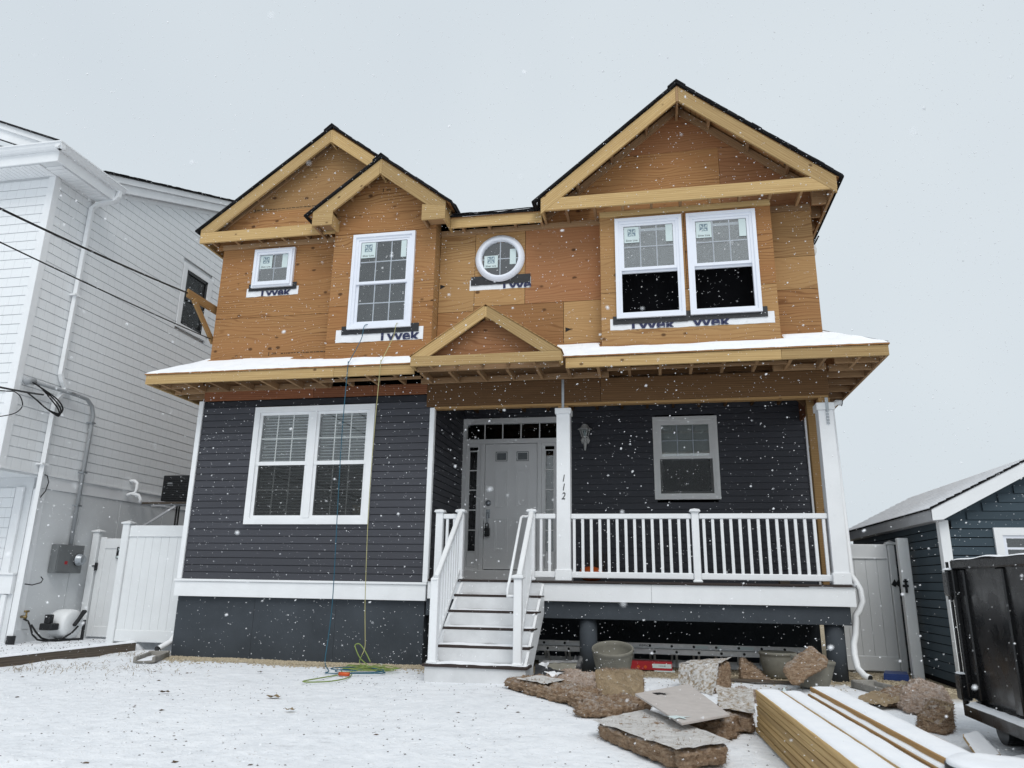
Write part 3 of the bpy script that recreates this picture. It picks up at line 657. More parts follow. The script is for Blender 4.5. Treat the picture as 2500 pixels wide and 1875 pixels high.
# roof decking of the lower eave, hipped round both corners
def deck_poly(pts):
    th = .016; mb = MB(); n = len(pts); t_ = [Vector(p) for p in pts]; mb.add([p-Vector((0, 0, th)) for p in t_]+t_, [tuple(range(n))[::-1], tuple(range(n, 2*n))]+[(i, (i+1) % n, (i+1) % n+n, i+n) for i in range(n)])
    return mb.build('roof_decking', 'plywood', H)
RZ = lambda y: EZ+.016+(y-(-.615))*.585
PL = (-6.435, -.615, EZ+.016); PR = (3.895, -.615, EZ+.013)
deck_poly([PL, (-2.1, -.615, EZ+.016), (-2.1, .11, RZ(.11)), (-5.868, .11, RZ(.11))]); deck_poly([(-2.098, -.615, EZ+.016), (.9, -.615, EZ+.015), (.9, .11, RZ(.11)), (-2.098, .11, RZ(.11))])
deck_poly([(.902, -.615, EZ+.015), PR, (3.30, .11, RZ(.11)), (.902, .11, RZ(.11))])
deck_poly([(-6.435, 5, EZ+.016), PL, (-5.868, .11, RZ(.11)), (-5.868, 5, RZ(.11))]); deck_poly([PR, (3.895, 5, EZ+.013), (3.30, 5, RZ(.11)), (3.30, .11, RZ(.11))])
# framing seen from below
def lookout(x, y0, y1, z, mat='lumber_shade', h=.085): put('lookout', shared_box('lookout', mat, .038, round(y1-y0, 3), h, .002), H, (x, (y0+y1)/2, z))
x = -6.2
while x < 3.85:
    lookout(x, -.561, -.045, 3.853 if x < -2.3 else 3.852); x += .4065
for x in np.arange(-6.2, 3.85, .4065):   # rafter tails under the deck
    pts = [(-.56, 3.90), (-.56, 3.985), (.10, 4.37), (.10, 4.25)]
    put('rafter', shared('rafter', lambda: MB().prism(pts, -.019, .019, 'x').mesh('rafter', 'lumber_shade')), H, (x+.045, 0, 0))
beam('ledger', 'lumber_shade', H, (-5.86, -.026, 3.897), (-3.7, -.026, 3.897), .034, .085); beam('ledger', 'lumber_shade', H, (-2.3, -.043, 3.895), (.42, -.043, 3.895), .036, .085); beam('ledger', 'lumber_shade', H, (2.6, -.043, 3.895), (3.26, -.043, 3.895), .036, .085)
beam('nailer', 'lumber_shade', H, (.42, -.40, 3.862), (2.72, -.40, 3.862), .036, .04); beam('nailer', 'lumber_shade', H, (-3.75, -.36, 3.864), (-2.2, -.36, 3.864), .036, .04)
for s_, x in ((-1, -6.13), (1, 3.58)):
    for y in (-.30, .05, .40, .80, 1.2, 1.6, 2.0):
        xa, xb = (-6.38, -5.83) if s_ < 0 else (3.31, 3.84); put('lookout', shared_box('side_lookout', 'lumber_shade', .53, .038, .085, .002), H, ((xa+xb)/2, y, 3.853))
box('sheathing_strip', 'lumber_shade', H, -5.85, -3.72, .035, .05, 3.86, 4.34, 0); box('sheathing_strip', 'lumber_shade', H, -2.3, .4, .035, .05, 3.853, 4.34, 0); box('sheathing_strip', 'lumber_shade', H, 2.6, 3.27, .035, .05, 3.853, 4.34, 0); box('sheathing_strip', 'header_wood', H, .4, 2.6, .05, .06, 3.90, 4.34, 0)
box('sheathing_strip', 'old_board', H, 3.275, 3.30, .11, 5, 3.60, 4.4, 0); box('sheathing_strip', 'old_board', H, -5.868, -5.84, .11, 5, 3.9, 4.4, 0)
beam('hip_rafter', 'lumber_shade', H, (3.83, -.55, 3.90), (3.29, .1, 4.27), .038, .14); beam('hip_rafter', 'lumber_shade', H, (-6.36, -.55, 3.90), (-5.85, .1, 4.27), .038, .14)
# snow lying on the lower eave
def eave_snow(u, v, p):
    e = noise.noise(Vector((p.x*1.1, 3, 1))); top = .93+.14*e
    if -4.4 < p.x < -2.3: top = .80+.16*math.sin((p.x+4.4)/2.1*math.pi)*-1+.12*e
    if .3 < p.x < 2.75: top = min(top, .60+.05*e)
    if -5.87 > p.x or p.x > 3.3: top = 1.2
    if -3.8 < p.x < -2.1: top = min(top, .60+.06*e)
    k = min(1, max(0, (top-v)/.10)); n = noise.noise(Vector((p.x*9, p.y*14, 2)))
    t_ = .019*(.75+.6*noise.noise(Vector((p.x*3, p.y*5, 0))))
    if v < .001: return .002+.004*n
    if noise.noise(Vector((p.x*2.2, p.y*6, 8))) > .42: t_ *= .45
    if v < .05: t_ *= .65+.5*n
    return t_*k+.006*n*(1-k)-(1-k)*.012
snow_sheet('snow_cover', H, [(-6.43, -.61, EZ+.018), (-2.10, -.61, EZ+.018), (-2.10, .10, RZ(.10)+.002), (-5.875, .10, RZ(.10)+.002)], 190, 24, eave_snow)
snow_sheet('snow_cover', H, [(-.30, -.61, EZ+.017), (3.89, -.61, EZ+.016), (3.305, .10, RZ(.10)+.002), (-.30, .10, RZ(.10)+.002)], 180, 24, eave_snow)
flat = lambda u, v, p: .022*(.8+.5*noise.noise(Vector((p.x*4, p.y*4, 0))))
snow_sheet('snow_cover', H, [(3.89, -.61, EZ+.015), (3.89, 4.9, EZ+.015), (3.30, 4.9, RZ(.11)), (3.30, .11, RZ(.11))], 40, 12, flat); snow_sheet('snow_cover', H, [(-6.43, 4.9, EZ+.018), (-6.43, -.61, EZ+.018), (-5.87, .11, RZ(.11)), (-5.87, 4.9, RZ(.11))], 40, 12, flat)
# ---- little gable over the front door
GX, GA = -1.187, math.atan2(.69, 1.03)
GY = -.79
beam('gable_beam', 'lumber', H, (-2.222, GY+.019, 3.966), (-.152, GY+.019, 3.966), .038, .138)
def rake(parent, xa, za, xt, zt, d, ya, yb, mat='lumber', lap=0, level=None):     # barge board from apex (xa,za) to tail (xt,zt), plumb cut, depth d
    s_ = 1 if xt > xa else -1; m = (zt-za)/(xt-xa)
    pts = [(xa+s_*.02, za+m*s_*.02), (xt, zt), (xt, zt-d), (xa+s_*.02, za-d+m*s_*.02)]
    if level:
        xl = xa+(level-(za-d))/m; pts = [pts[0], pts[1], (xt, level), (xl, level), pts[3]]
    return board_xz('barge_rafter', mat, parent, pts, ya, yb, math.atan(m))
for xt in (-2.222, -.152):
    s_ = 1 if xt > GX else -1; m = (4.04-4.73)/abs(xt-GX)
    pts = [(GX+s_*.018, 4.73), (xt, 4.037), (xt-s_*.27, 4.037), (GX+s_*.018, 4.555)]
    board_xz('barge_rafter', 'lumber', H, pts, GY, GY+.038, math.atan(m*s_)); board_xz('barge_rafter', 'lumber_shade', H, [(a, b-.02) for a, b in pts], -.45, -.42, math.atan(m*s_))
    slab('roof_decking', 'plywood_pale', H, [(GX, GY-.012, 4.752), (xt+s_*.012, GY-.012, 4.05), (xt+s_*.012, -.3, 4.05), (GX, .1, 4.752)] if s_ > 0 else [(xt+s_*.012, GY-.012, 4.05), (GX, GY-.012, 4.752), (GX, .1, 4.752), (xt+s_*.012, -.3, 4.05)], .014)
    snow_sheet('snow_cover', H, [(GX, GY+.01, 4.753), (xt, GY+.01, 4.052), (xt, -.35, 4.052), (GX, .09, 4.753)], 30, 14, lambda u, v, p: .015*(.8+.6*noise.noise(Vector((p.x*6, p.y*6, 3))))-(.012 if min(v, u, 1-u) < .02 else 0))
beam('ridge_board', 'lumber', H, (GX, GY, 4.635), (GX, .1, 4.635), .036, .15); beam('collar_tie', 'lumber_shade', H, (GX-.25, -.60, 4.53), (GX+.25, -.60, 4.53), .038, .05)
tri_panel(H, [(-2.06, 4.04), (-.31, 4.04), (GX, 4.60)], -.64, 'plywood_red_shade')
for x in (-2.203, -.171): beam('gable_beam', 'lumber', H, (x, GY+.04, 3.966), (x, -.56, 3.966), .038, .138)
beam('ledger', 'lumber_shade', H, (-2.18, -.60, 3.905), (-.19, -.60, 3.905), .036, .07)
for x in np.arange(-1.95, -.3, .355): put('lookout', shared_box('gable_lookout', 'lumber_shade', .038, .15, .06, .002), H, (x, -.68, 3.90))
# ================================================================ upper storey walls
YA, YB = .10, -.15
AW = (-5.278, -4.573, 5.592, 6.262)
hA = [(AW[0]+.03, AW[1]-.03, AW[2]+.03, AW[3]-.03)]
wA = box('wall', 'dark_interior', H, -5.85, -5.80, .13, 7.8, 4.3, 6.6, 0)
panel(H, -5.872, -3.80, 5.10, 6.312, YA, hA); panel(H, -5.872, -3.80, 4.36, 5.10, YA)
box('plywood_panel', 'plywood', H, -5.872, -5.858, YA+.016, 7.8, 4.3, 6.6, 0); box('plywood_panel', 'plywood', H, 3.288, 3.302, YA+.016, 7.8, 4.3, 6.6, 0)
stamp(H, -4.87, -3.86, 4.475, YA)
# left bay
BW = (-3.464, -2.462, 4.705, 6.255); hB = [(BW[0]+.03, BW[1]-.03, BW[2]+.03, BW[3]-.03)]
panel(H, -3.80, -2.142, 6.29, 6.62, YB); panel(H, -3.80, -2.142, 5.10, 6.29, YB, hB); panel(H, -3.80, -2.142, 4.20, 5.10, YB, hB)
box('plywood_panel', 'plywood_pale', H, -2.156, -2.143, YB+.016, YA, 4.3, 6.5, 0); box('plywood_panel', 'plywood', H, -3.80, -3.786, YB+.016, YA, 4.2, 6.6, 0)
# centre
RC, RR = (-1.19, 5.822), .378
panel(H, -2.141, -1.582, 5.0, 6.30, YA, mat='plywood_pale'); panel(H, -2.141, -1.582, 4.3, 5.0, YA)
panel(H, -1.582, -.805, 5.07, 6.30, YA, [(RC[0]-.27, RC[0]+.27, RC[1]-.27, RC[1]+.27)], mat='plywood_pale')
panel(H, -.805, .336, 5.07, 6.30, YA, mat='plywood_red_shade'); panel(H, -1.582, -.227, 4.3, 5.07, YA); panel(H, -.227, .336, 4.3, 5.07, YA, mat='plywood_pale')
# right bay and the strip beside it
TWN = ((.555, 1.497), (1.560, 2.502)); TZ = (4.657, 6.188)
hT = [(a+.03, b-.03, TZ[0]+.03, TZ[1]-.03) for a, b in TWN]
panel(H, .336, 1.53, 5.06, 6.25, YB, hT, 'plywood_pale'); panel(H, 1.53, 2.718, 5.06, 6.25, YB, hT); panel(H, .336, 2.718, 4.20, 5.06, YB, hT, 'plywood_pale')
box('plywood_panel', 'plywood', H, .336, .35, YB+.016, YA, 4.2, 6.3, 0); box('plywood_panel', 'plywood', H, 2.704, 2.718, YB+.016, YA, 4.2, 6.3, 0)
panel(H, 2.72, 3.302, 5.55, 6.30, YA, mat='plywood_pale'); panel(H, 2.72, 3.302, 5.06, 5.55, YA, mat='plywood_pale'); panel(H, 2.72, 3.302, 4.33, 5.06, YA)
# small holes torn in the sheathing
for x, z in ((-.20, 4.63), (-2.12, 5.42)):
    MB().prism([(x, z-.035), (x+.03, z-.02), (x+.085, z+.005), (x+.03, z+.03), (x, z+.04)], YA-.0015, YA-.0005).build('sheathing_hole', 'ink_black', H)
# ---- windows of the upper storey
wA_ = MB().ring(*AW[:2], *AW[2:], .04, YA-.05, YA+.02); wA_.ring(AW[0]+.03, AW[1]-.03, AW[2]+.03, AW[3]-.03, .03, YA-.072, YA+.03); wA_.ring(AW[0]+.055, AW[1]-.055, AW[2]+.055, AW[3]-.055, .045, YA-.055, YA+.03)
wA_ = wA_.build('window', 'white_frame', H); wA_['label'] = 'small square window with four panes'
pane(wA_, AW[0]+.095, AW[1]-.095, AW[2]+.095, AW[3]-.095, YA-.02, 'glass_bright'); muntins(wA_, AW[0]+.1, AW[1]-.1, AW[2]+.1, AW[3]-.1, YA-.012, 2, 2); recess(wA_, AW[0]+.05, AW[1]-.05, AW[2]+.05, AW[3]-.05, YA+.03, .5, 'unlit_room_grey')
sticker(wA_, AW[0]+.105, AW[0]+.315, AW[3]-.34, AW[3]-.11, YA-.026); sticker(wA_, AW[1]-.215, AW[1]-.12, AW[3]-.34, AW[3]-.105, YA-.026, False)
wrap_strip(H, -5.37, -4.47, 5.452, 5.60, YA, (-4.88,), ('Tyvek',), [(-5.335, -4.50, 5.545, 5.665)], .20, -.02)
# bay window
wB, u_, l_ = double_hung(H, *BW[:2], *BW[2:], YB-.05, .09, mid=5.45, gl='glass', rmat='unlit_room_grey', label='tall white window with twelve panes above the left eave')
sticker(wB, u_[0]+.005, u_[0]+.235, u_[3]-.26, u_[3]-.005, YB-.018); sticker(wB, u_[1]-.09, u_[1]-.005, u_[3]-.28, u_[3]-.005, YB-.018, False)
wrap_strip(H, -3.645, -2.272, 4.51, 4.712, YB, (-2.66,), ('Tyvek',), [(-3.555, -2.34, 4.63, 4.765)], .235, -.02)
# round window
rp = [(RR, .02), (RR, -.035), (RR-.03, -.05), (RR-.05, -.068), (RR-.085, -.068), (.283, -.045), (.278, .02)]
rw = MB().lathe([(r, -y) for r, y in [(a, b) for a, b in rp]], (0, 0, 0), 64, None)
M90 = Matrix.Rotation(R(90), 3, 'X'); rw.v = [M90 @ p+Vector((RC[0], YA, RC[1])) for p in rw.v]; rw = rw.build('window', 'white_frame', H, True); rw['label'] = 'round white window with a cross of bars'
mb = MB(); n_ = 48; mb.add([(RC[0]+.285*math.cos(2*math.pi*i/n_), YA-.008, RC[1]+.285*math.sin(2*math.pi*i/n_)) for i in range(n_)], [tuple(range(n_))]); mb.build('pane', 'glass_bright', rw)
muntins(rw, RC[0]-.28, RC[0]+.28, RC[1]-.28, RC[1]+.28, YA-.002, 2, 2); recess(rw, RC[0]-.27, RC[0]+.27, RC[1]-.27, RC[1]+.27, YA+.014, .5, 'unlit_room_grey')
sticker(rw, -1.435, -1.225, 5.68, 5.88, YA-.012); sticker(rw, -1.04, -.945, 5.72, 5.97, YA-.012, False)
wrap_strip(H, -1.655, -.715, 5.33, 5.50, YA, (-.95,), ('Tyve',), [(-1.635, -.72, 5.405, 5.548)], .22, -.03)
# twin upper window, lower sashes raised
for k, (a, b) in enumerate(TWN):
    wT, u_, l_ = double_hung(H, a, b, *TZ, YB-.05, .085, open_=True, low_grid=False, mid=5.40, gl='glass_bright', glow='glass', label=('white window with its lower sash raised, beside the plywood of the recess', 'white window with its lower sash raised, next to the corner strip')[k])
    sticker(wT, u_[0]+.005, u_[0]+.215, u_[3]-.255, u_[3]-.01, YB-.018); sticker(wT, u_[1]-.10, u_[1]-.005, u_[3]-.27, u_[3]-.005, YB-.018, False)
wrap_strip(H, .46, 2.655, 4.50, 4.665, YB, (1.02, 1.83), ('Tyvek', 'yvek'), [(.50, 1.52, 4.575, 4.70), (1.50, 2.57, 4.585, 4.735)], .235, -.03)
# ================================================================ upper roofs and gables
def shingle_edge(xa, za, xt, zt, y, th=.03):
    """courses of shingle ends along a rake"""
    n = int(math.hypot(xt-xa, zt-za)/.14); th_ = math.atan2(zt-za, xt-xa)
    me = shared(('shingle', round(th, 3)), lambda: MB().box(-.085, .085, -.05, .25, 0, th, .004).mesh('shingle', 'shingle'))
    for i in range(n):
        u = (i+.5)/n; o = put('shingle', me, H, (xa+(xt-xa)*u, y+random.uniform(-.012, .008), za+(zt-za)*u+random.uniform(-.006, .008)), (0, -th_+random.uniform(-.03, .01), 0))
def gable_roof(ax, az, half, slope, y0, y1, th=.03, tails=(1, 1)):
    for k, s_ in enumerate((-1, 1)):
        L = half*tails[k]; xt, zt = ax+s_*L, az-slope*L
        q = [(ax, y0, az), (xt, y0, zt), (xt, y1, zt), (ax, y1, az)]
        slab('roof_shingles', 'shingle', H, q if s_ > 0 else [q[1], q[0], q[3], q[2]], th*.8)
        slab('roof_decking', 'plywood', H, [(p[0]-s_*(.05 if p[2] < az-.1 else 0), p[1]+(.06 if p[1] < y0+.1 else 0), p[2]-th*.8-.001+(.05*slope if p[2] < az-.1 else 0)) for p in (q if s_ > 0 else [q[1], q[0], q[3], q[2]])], .014)
        shingle_edge(ax+s_*.02, az-slope*.02-.014, xt-s_*.03, zt+slope*.03-.014, y0+.045, .021)
    put('shingle', shared('ridgecap', lambda: MB().prism([(-.13, -.10), (0, .012), (.13, -.10), (.13, -.075), (0, .035), (-.13, -.075)], -.02, .3).mesh('shingle', 'shingle')), H, (ax, y0+.01, az))
# left gable (barge at y=-.10)
LA = (-4.025, 8.255); LS = .765
gable_roof(LA[0], LA[1]+.06, 2.255, LS, -.15, 7.0, tails=(1, .97))
rake(H, *LA, -6.188, LA[1]-LS*2.163, .232, -.125, -.087, level=6.549); rake(H, *LA, -1.93, LA[1]-LS*2.095, .232, -.125, -.087)
for xt in (-6.16, -1.9): rake(H, LA[0], LA[1]-.03, xt, LA[1]-.03-LS*abs(xt-LA[0]), .12, .058, .096, 'lumber_shade')
beam('ridge_board', 'lumber', H, (LA[0], -.127, LA[1]-.13), (LA[0], 7, LA[1]-.13), .036, .23)
beam('fascia_board', 'lumber', H, (-6.188, -.106, 6.455), (-3.8, -.106, 6.455), .038, .185); snow_sheet('snow_cover', H, [(-6.0, -.12, 6.549), (-4.1, -.12, 6.549), (-4.1, .09, 6.549), (-6.0, .09, 6.549)], 80, 8, lambda u, v, p: .014*(.8+.5*noise.noise(Vector((p.x*6, p.y*9, 0))))-(.012 if min(u, 1-u, v) < .01 else 0))
box('soffit_board', 'plywood', H, -6.0, -3.8, -.085, .097, 6.528, 6.545, 0)
beam('fascia_board', 'lumber', H, (-6.169, -.085, 6.475), (-6.169, 7, 6.475), .038, .185)
tri_panel(H, [(-6.0, 6.314), (-2.2, 6.314), (-2.2, 6.84), (-2.45, 6.965), (-5.62, 6.965), (-6.0, 6.68)], YA); tri_panel(H, [(-5.60, 6.968), (-2.44, 6.968), (LA[0], 8.17)], YA, 'plywood_pale')
stamp(H, -5.4, -3.75, 7.0, YA, False)
for x in np.arange(-5.98, -3.9, .41): lookout(x, -.087, .098, 6.368, h=.07)
beam('ledger', 'lumber_shade', H, (-5.87, .078, 6.345), (-3.8, .078, 6.345), .038, .085)
for i in range(4):
    x = LA[0]-(i+.8)*.46; beam('lookout', 'lumber_shade', H, (x, -.087, LA[1]-LS*(LA[0]-x)-.09), (x, .095, LA[1]-LS*(LA[0]-x)-.09), .038, .09)
# bay gable (barge at y=-.42)
BA = (-3.0, 7.405); BS = .775
gable_roof(BA[0], BA[1]+.055, 1.20, BS, -.455, 1.6, tails=(1, .99))
rake(H, *BA, -4.062, BA[1]-BS*1.062, .255, -.425, -.387); rake(H, *BA, -1.93, BA[1]-BS*1.07, .255, -.425, -.387)
beam('ridge_board', 'lumber', H, (BA[0], -.427, BA[1]-.13), (BA[0], 1.5, BA[1]-.13), .036, .25)
tri_panel(H, [(-3.80, 6.622), (-2.142, 6.622), (-2.142, 6.74), (BA[0], 7.39), (-3.80, 6.79)], YB)
stamp(H, -3.05, -2.55, 7.02, YB)
for a, b, z in ((-4.062, -3.73, 6.345), (-2.296, -1.93, 6.298)):
    board_xz('eave_return', 'lumber', H, [(a, z), (b, z), (b, z+.20 if a > -3 else z+.46), (a, z+.24 if a < -3 else z+.26)] if a > -3 else [(a, z), (b, z), (b, z+.26), (a, z+.23)], -.4285, -.4265 if a < -3 else -.4265)
    box('eave_return', 'lumber', H, a+.002, b-.002, -.426, -.39, z+.002, z+.20); box('eave_return', 'lumber_shade', H, a+.003, a+.04, -.385, .09, z, z+.19); box('eave_return', 'lumber', H, b-.04, b-.003, -.385, YB-.002 if a < -3 else .09, z, z+.19)
    box('soffit_board', 'lumber_shade', H, a+.06, b-.05, -.37, YB-.004, z+.05, z+.065, 0)
for i in range(1, 4):
    for s_ in (-1, 1):
        x = BA[0]+s_*i*.27; zz = BA[1]-BS*i*.27-.08; beam('lookout', 'lumber_shade', H, (x, -.387, zz), (x, YB-.003, zz), .038, .085)
# recess eave between the gables
beam('fascia_board', 'lumber', H, (-1.93, -.106, 6.375), (-.52, -.106, 6.365), .038, .175)
slab('roof_shingles', 'shingle', H, [(-2.2, -.155, 6.485), (.2, -.155, 6.475), (.2, 3.5, 8.5), (-2.2, 3.5, 8.5)], .035); slab('roof_decking', 'plywood', H, [(-2.2, -.14, 6.452), (.2, -.14, 6.442), (.2, 3.5, 8.462), (-2.2, 3.5, 8.462)], .014)
me_ = shared('tab', lambda: MB().box(-.15, .15, -.02, .14, 0, .014, .004).mesh('shingle', 'shingle'))
for i in range(5): put('shingle', me_, H, (-1.75+i*.29, -.17+random.uniform(-.01, .01), 6.482+random.uniform(0, .012)), (R(28), random.uniform(-.04, .04), 0))
snow_sheet('snow_cover', H, [(-2.0, -.145, 6.49), (-.5, -.145, 6.484), (-.5, .5, 6.84), (-2.0, .5, 6.84)], 60, 10, lambda u, v, p: .02*(.5+1.2*noise.noise(Vector((p.x*5, p.y*5, 0))))-(.02 if v < .05 else 0))
for x in np.arange(-1.75, -.5, .405): lookout(x, -.087, .098, 6.29, h=.07)
beam('ledger', 'lumber_shade', H, (-2.13, .079, 6.297), (.33, .079, 6.297), .038, .085)
# right gable (barge at y=-.36)
GA_ = (1.512, 8.165); GS = .826
gable_roof(GA_[0], GA_[1]+.065, 2.14, GS, -.415, 7.0)
for xt in (-.497, 3.555):
    zt = GA_[1]-GS*abs(xt-GA_[0]); rake(H, *GA_, xt, zt, .245, -.385, -.347)
    rake(H, GA_[0], GA_[1]-.02, xt+(.02 if xt < 0 else -.02), zt-.0, .125, .056, .096, 'lumber_shade')
beam('ridge_board', 'lumber_shade', H, (GA_[0], -.387, GA_[1]-.13), (GA_[0], 7, GA_[1]-.13), .036, .25)
# plywood under the rake overhang already comes with the decking; blocks between the two rafters
for s_ in (-1, 1):
    for d in (.45, .98, 1.5):
        x = GA_[0]+s_*d; zz = GA_[1]-GS*d-.075; beam('lookout', 'lumber_shade', H, (x, -.345, zz), (x, .056, zz), .038, .088)
bt = [(-.497, 6.312), (3.56, 6.30), (3.56, 6.485), (3.35, 6.495), (-.22, 6.505), (-.497, 6.495)]
board_xz('gable_beam', 'lumber', H, bt, -.382, -.3445)
snow_sheet('snow_cover', H, [(-.1, -.38, 6.502), (3.2, -.38, 6.495), (3.2, -.06, 6.495), (-.1, -.06, 6.502)], 120, 8, lambda u, v, p: .014*(.8+.5*noise.noise(Vector((p.x*6, p.y*9, 0))))-(.014 if min(u, 1-u, v) < .01 else 0))
box('soffit_board', 'plywood', H, -.1, 3.2, -.343, -.04, 6.474, 6.49, 0)
tri_panel(H, [(-.46, 6.32), (3.48, 6.32), (3.48, 6.50), (2.69, 7.20), (2.095, 7.20), (2.095, 6.32)][1:], YA, 'plywood_red_shade'); tri_panel(H, [(-.46, 6.32), (2.09, 6.32), (2.09, 7.38), (.56, 7.38), (-.46, 6.52)], YA, 'plywood')
tri_panel(H, [(2.092, 7.203), (2.685, 7.203), (2.48, 7.378), (2.092, 7.378)], YA, 'plywood_red_shade'); tri_panel(H, [(.57, 7.384), (2.46, 7.384), (GA_[0], 8.12)], YA, 'plywood_red_shade')
for x in np.arange(-.13, 3.5, .405): lookout(x, -.345, YB-.04 if .34 < x < 2.71 else .06, 6.306, h=.075)
box('soffit_board', 'plywood', H, .336, 2.718, YB+.002, .097, 6.262, 6.276, 0)
beam('ledger', 'lumber', H, (.34, YB-.019, 6.275), (2.715, YB-.019, 6.275), .036, .085); beam('ledger', 'lumber_shade', H, (2.73, .081, 6.29), (3.29, .081, 6.29), .038, .09)
beam('fascia_board', 'lumber', H, (-.478, -.343, 6.40), (-.478, -.08, 6.40), .036, .185); beam('fascia_board', 'lumber_shade', H, (-.478, -.07, 6.36), (-.478, .098, 6.36), .036, .10)
beam('fascia_board', 'lumber_shade', H, (3.537, -.343, 6.40), (3.537, 7, 6.40), .036, .19)
for y in (.02, .42, .83, 1.25, 1.7):
    MB().prism([(3.31, 6.30), (3.50, 6.30), (3.515, 6.33), (3.515, 6.50), (3.31, 6.66)], y, y+.038).build('rafter', 'lumber_shade', H)
box('sheathing_strip', 'plywood', H, 3.303, 3.315, .12, 6.9, 6.2, 6.65, 0)
# closed volume behind, so that no daylight shows through the framing
box('attic_wall', 'dark_interior', H, -5.84, 3.27, .90, .93, 4.32, 7.0, 0); box('rear_wall', 'charcoal_siding', H, -5.84, 3.28, 7.85, 7.9, -.1, 8.0, 0); box('upper_floor', 'dark_interior', H, -5.84, 3.27, .14, 7.8, 4.40, 4.43, 0)
box('floor', 'dark_interior', H, -5.84, -2.2, .12, 7.8, 1.0, 1.03, 0)
# ---- wooden arm on the side wall and other fittings
am = empty('cable_bracket', (-5.95, .1, 4.7), 'wooden arm and knee brace bolted to the upper side wall, holding a cable', 'bracket')
beam('arm', 'treated_post', am, (-5.95, .35, 5.30), (-5.95, -.57, 5.30), .038, .14, b=.012); beam('brace', 'treated_post', am, (-5.93, -.42, 5.25), (-5.93, .20, 4.74), .038, .09)
sf = empty('security_light', (3.33, .5, 5.6), 'small white fitting with a black rod on the upper corner wall', 'light')
p_ = at(1991, 608, y=.35)
MB().lathe([(0, -.10), (.03, -.095), (.05, -.05), (.055, 0), (.045, .05), (.02, .07), (0, .075)], (3.335, .35, p_.z), 16).build('housing', 'off_white', sf, True)
MB().tube([(3.35, .35, p_.z+.05), (3.43, .33, p_.z+.19)], .012, 8).build('rod', 'black_plastic', sf, True)
# ================================================================ WHITE NEIGHBOUR HOUSE
NX = -8.5
N = empty('neighbour_house', (-11, 3, .1), 'tall white house with shake siding, gutters and a service mast', 'house')
nw = box('wall', 'white_panel', N, -14, NX-.03, -.79, 9.0, 2.62, 7.6, 0)
rk = lambda y: 7.70+.405*(y-.0)        # underside line of the side rake
def nlim(z):
    return (-.80 if z < 7.4 else max(-.8, (z-7.62)/.405+.0), 9.0)
siding(nw, 'white_shake', NX-.005, -.80, 9.0, 2.64, 8.98, .1585, 'r', [(2.60, 3.62, 6.02, 7.46)], tk=.016, lim=nlim)
siding(nw, 'white_shake', -.795, -13.0, NX-.02, 2.64, 7.4, .1585, 'f', tk=.016)
box('corner_board', 'white_pvc', N, NX-.11, NX+.02, -.825, -.70, 2.62, 7.42, .004)
MB().prism([(-.1, 7.3), (9, 7.3), (9, 11.2), (2.2, 8.6)], NX-.06, NX-.035, 'x').build('wall', 'white_panel', N)
# side window
nwin = MB(); nwin.box(NX-.01, NX+.03, 2.62, 3.62, 7.33, 7.45); nwin.box(NX-.01, NX+.03, 2.62, 3.62, 6.03, 6.13); nwin.box(NX-.01, NX+.028, 2.62, 2.74, 6.12, 7.34); nwin.box(NX-.01, NX+.028, 3.48, 3.62, 6.12, 7.34)
nwin = nwin.build('window', 'white_pvc', N); nwin['label'] = 'dark paned window high on the white side wall'
sash = MB()
for a, b, c, d in ((2.74, 3.48, 7.27, 7.33), (2.74, 3.48, 6.13, 6.19), (2.74, 3.48, 6.69, 6.76), (2.74, 2.80, 6.13, 7.33), (3.42, 3.48, 6.13, 7.33)): sash.box(NX-.02, NX+.012, a, b, c, d)
sash.build('sash', 'black_plastic', nwin); box('pane', 'glass_dim', nwin, NX-.018, NX-.012, 2.78, 3.44, 6.16, 7.3, 0); box('insect_screen', 'insect_screen', nwin, NX-.006, NX-.004, 2.76, 3.46, 6.15, 7.31, 0); box('dark_backing', 'dark_interior', nwin, NX-.06, NX-.03, 2.74, 3.48, 6.13, 7.33, 0)  # screen added to dull the pane's reflection; dark plate stands for an unlit room
# lower storey set back, flat panels
ln = box('lower_wall', 'white_panel', N, -13, NX-.02, .06, 9.0, -.05, 2.57, 0)
for a, b in ((.06, .92), (.925, 1.85), (1.855, 3.05), (3.055, 4.3), (4.305, 9)): box('wall_panel', 'white_panel', ln, NX-.02, NX-.004, a+.003, b-.003, .28, 2.40, .003)
box('skirt_board', 'white_panel', ln, NX-.02, NX+.006, .06, 9.0, .06, .277)
box('frieze_board', 'white_pvc', N, NX-.02, NX+.012, .04, 9.0, 2.405, 2.60); box('drip_cap', 'white_pvc', N, NX-.02, NX+.035, -.8, 9.0, 2.602, 2.635)
box('soffit_panel', 'white_panel', N, -13, NX, -.79, .06, 2.57, 2.60, 0); box('frieze_board', 'white_pvc', N, -13, NX+.005, -.82, -.79, 2.45, 2.63)
box('corner_board', 'white_pvc', N, NX-.12, NX+.004, .02, .14, .1, 2.40, .004)
lf = box('front_panel', 'white_panel', N, -13, NX-.13, .02, .055, .0, 2.57, 0)
for i in range(8): box('garage_plank', 'white_shake', lf, -12.9, NX-.42, -.01, .018, 1.17+i*.155, 1.17+i*.155+.151, .004)
box('door_trim', 'white_pvc', lf, NX-.40, NX-.26, -.02, .018, .95, 2.42); box('ledge', 'white_pvc', lf, -13, NX-.13, -.06, .018, 1.08, 1.11); box('ledge_board', 'white_pvc', lf, -13, NX-.14, -.035, .018, .80, 1.078); box('door_trim', 'white_pvc', lf, NX-.30, NX-.22, -.02, .018, .02, .79)
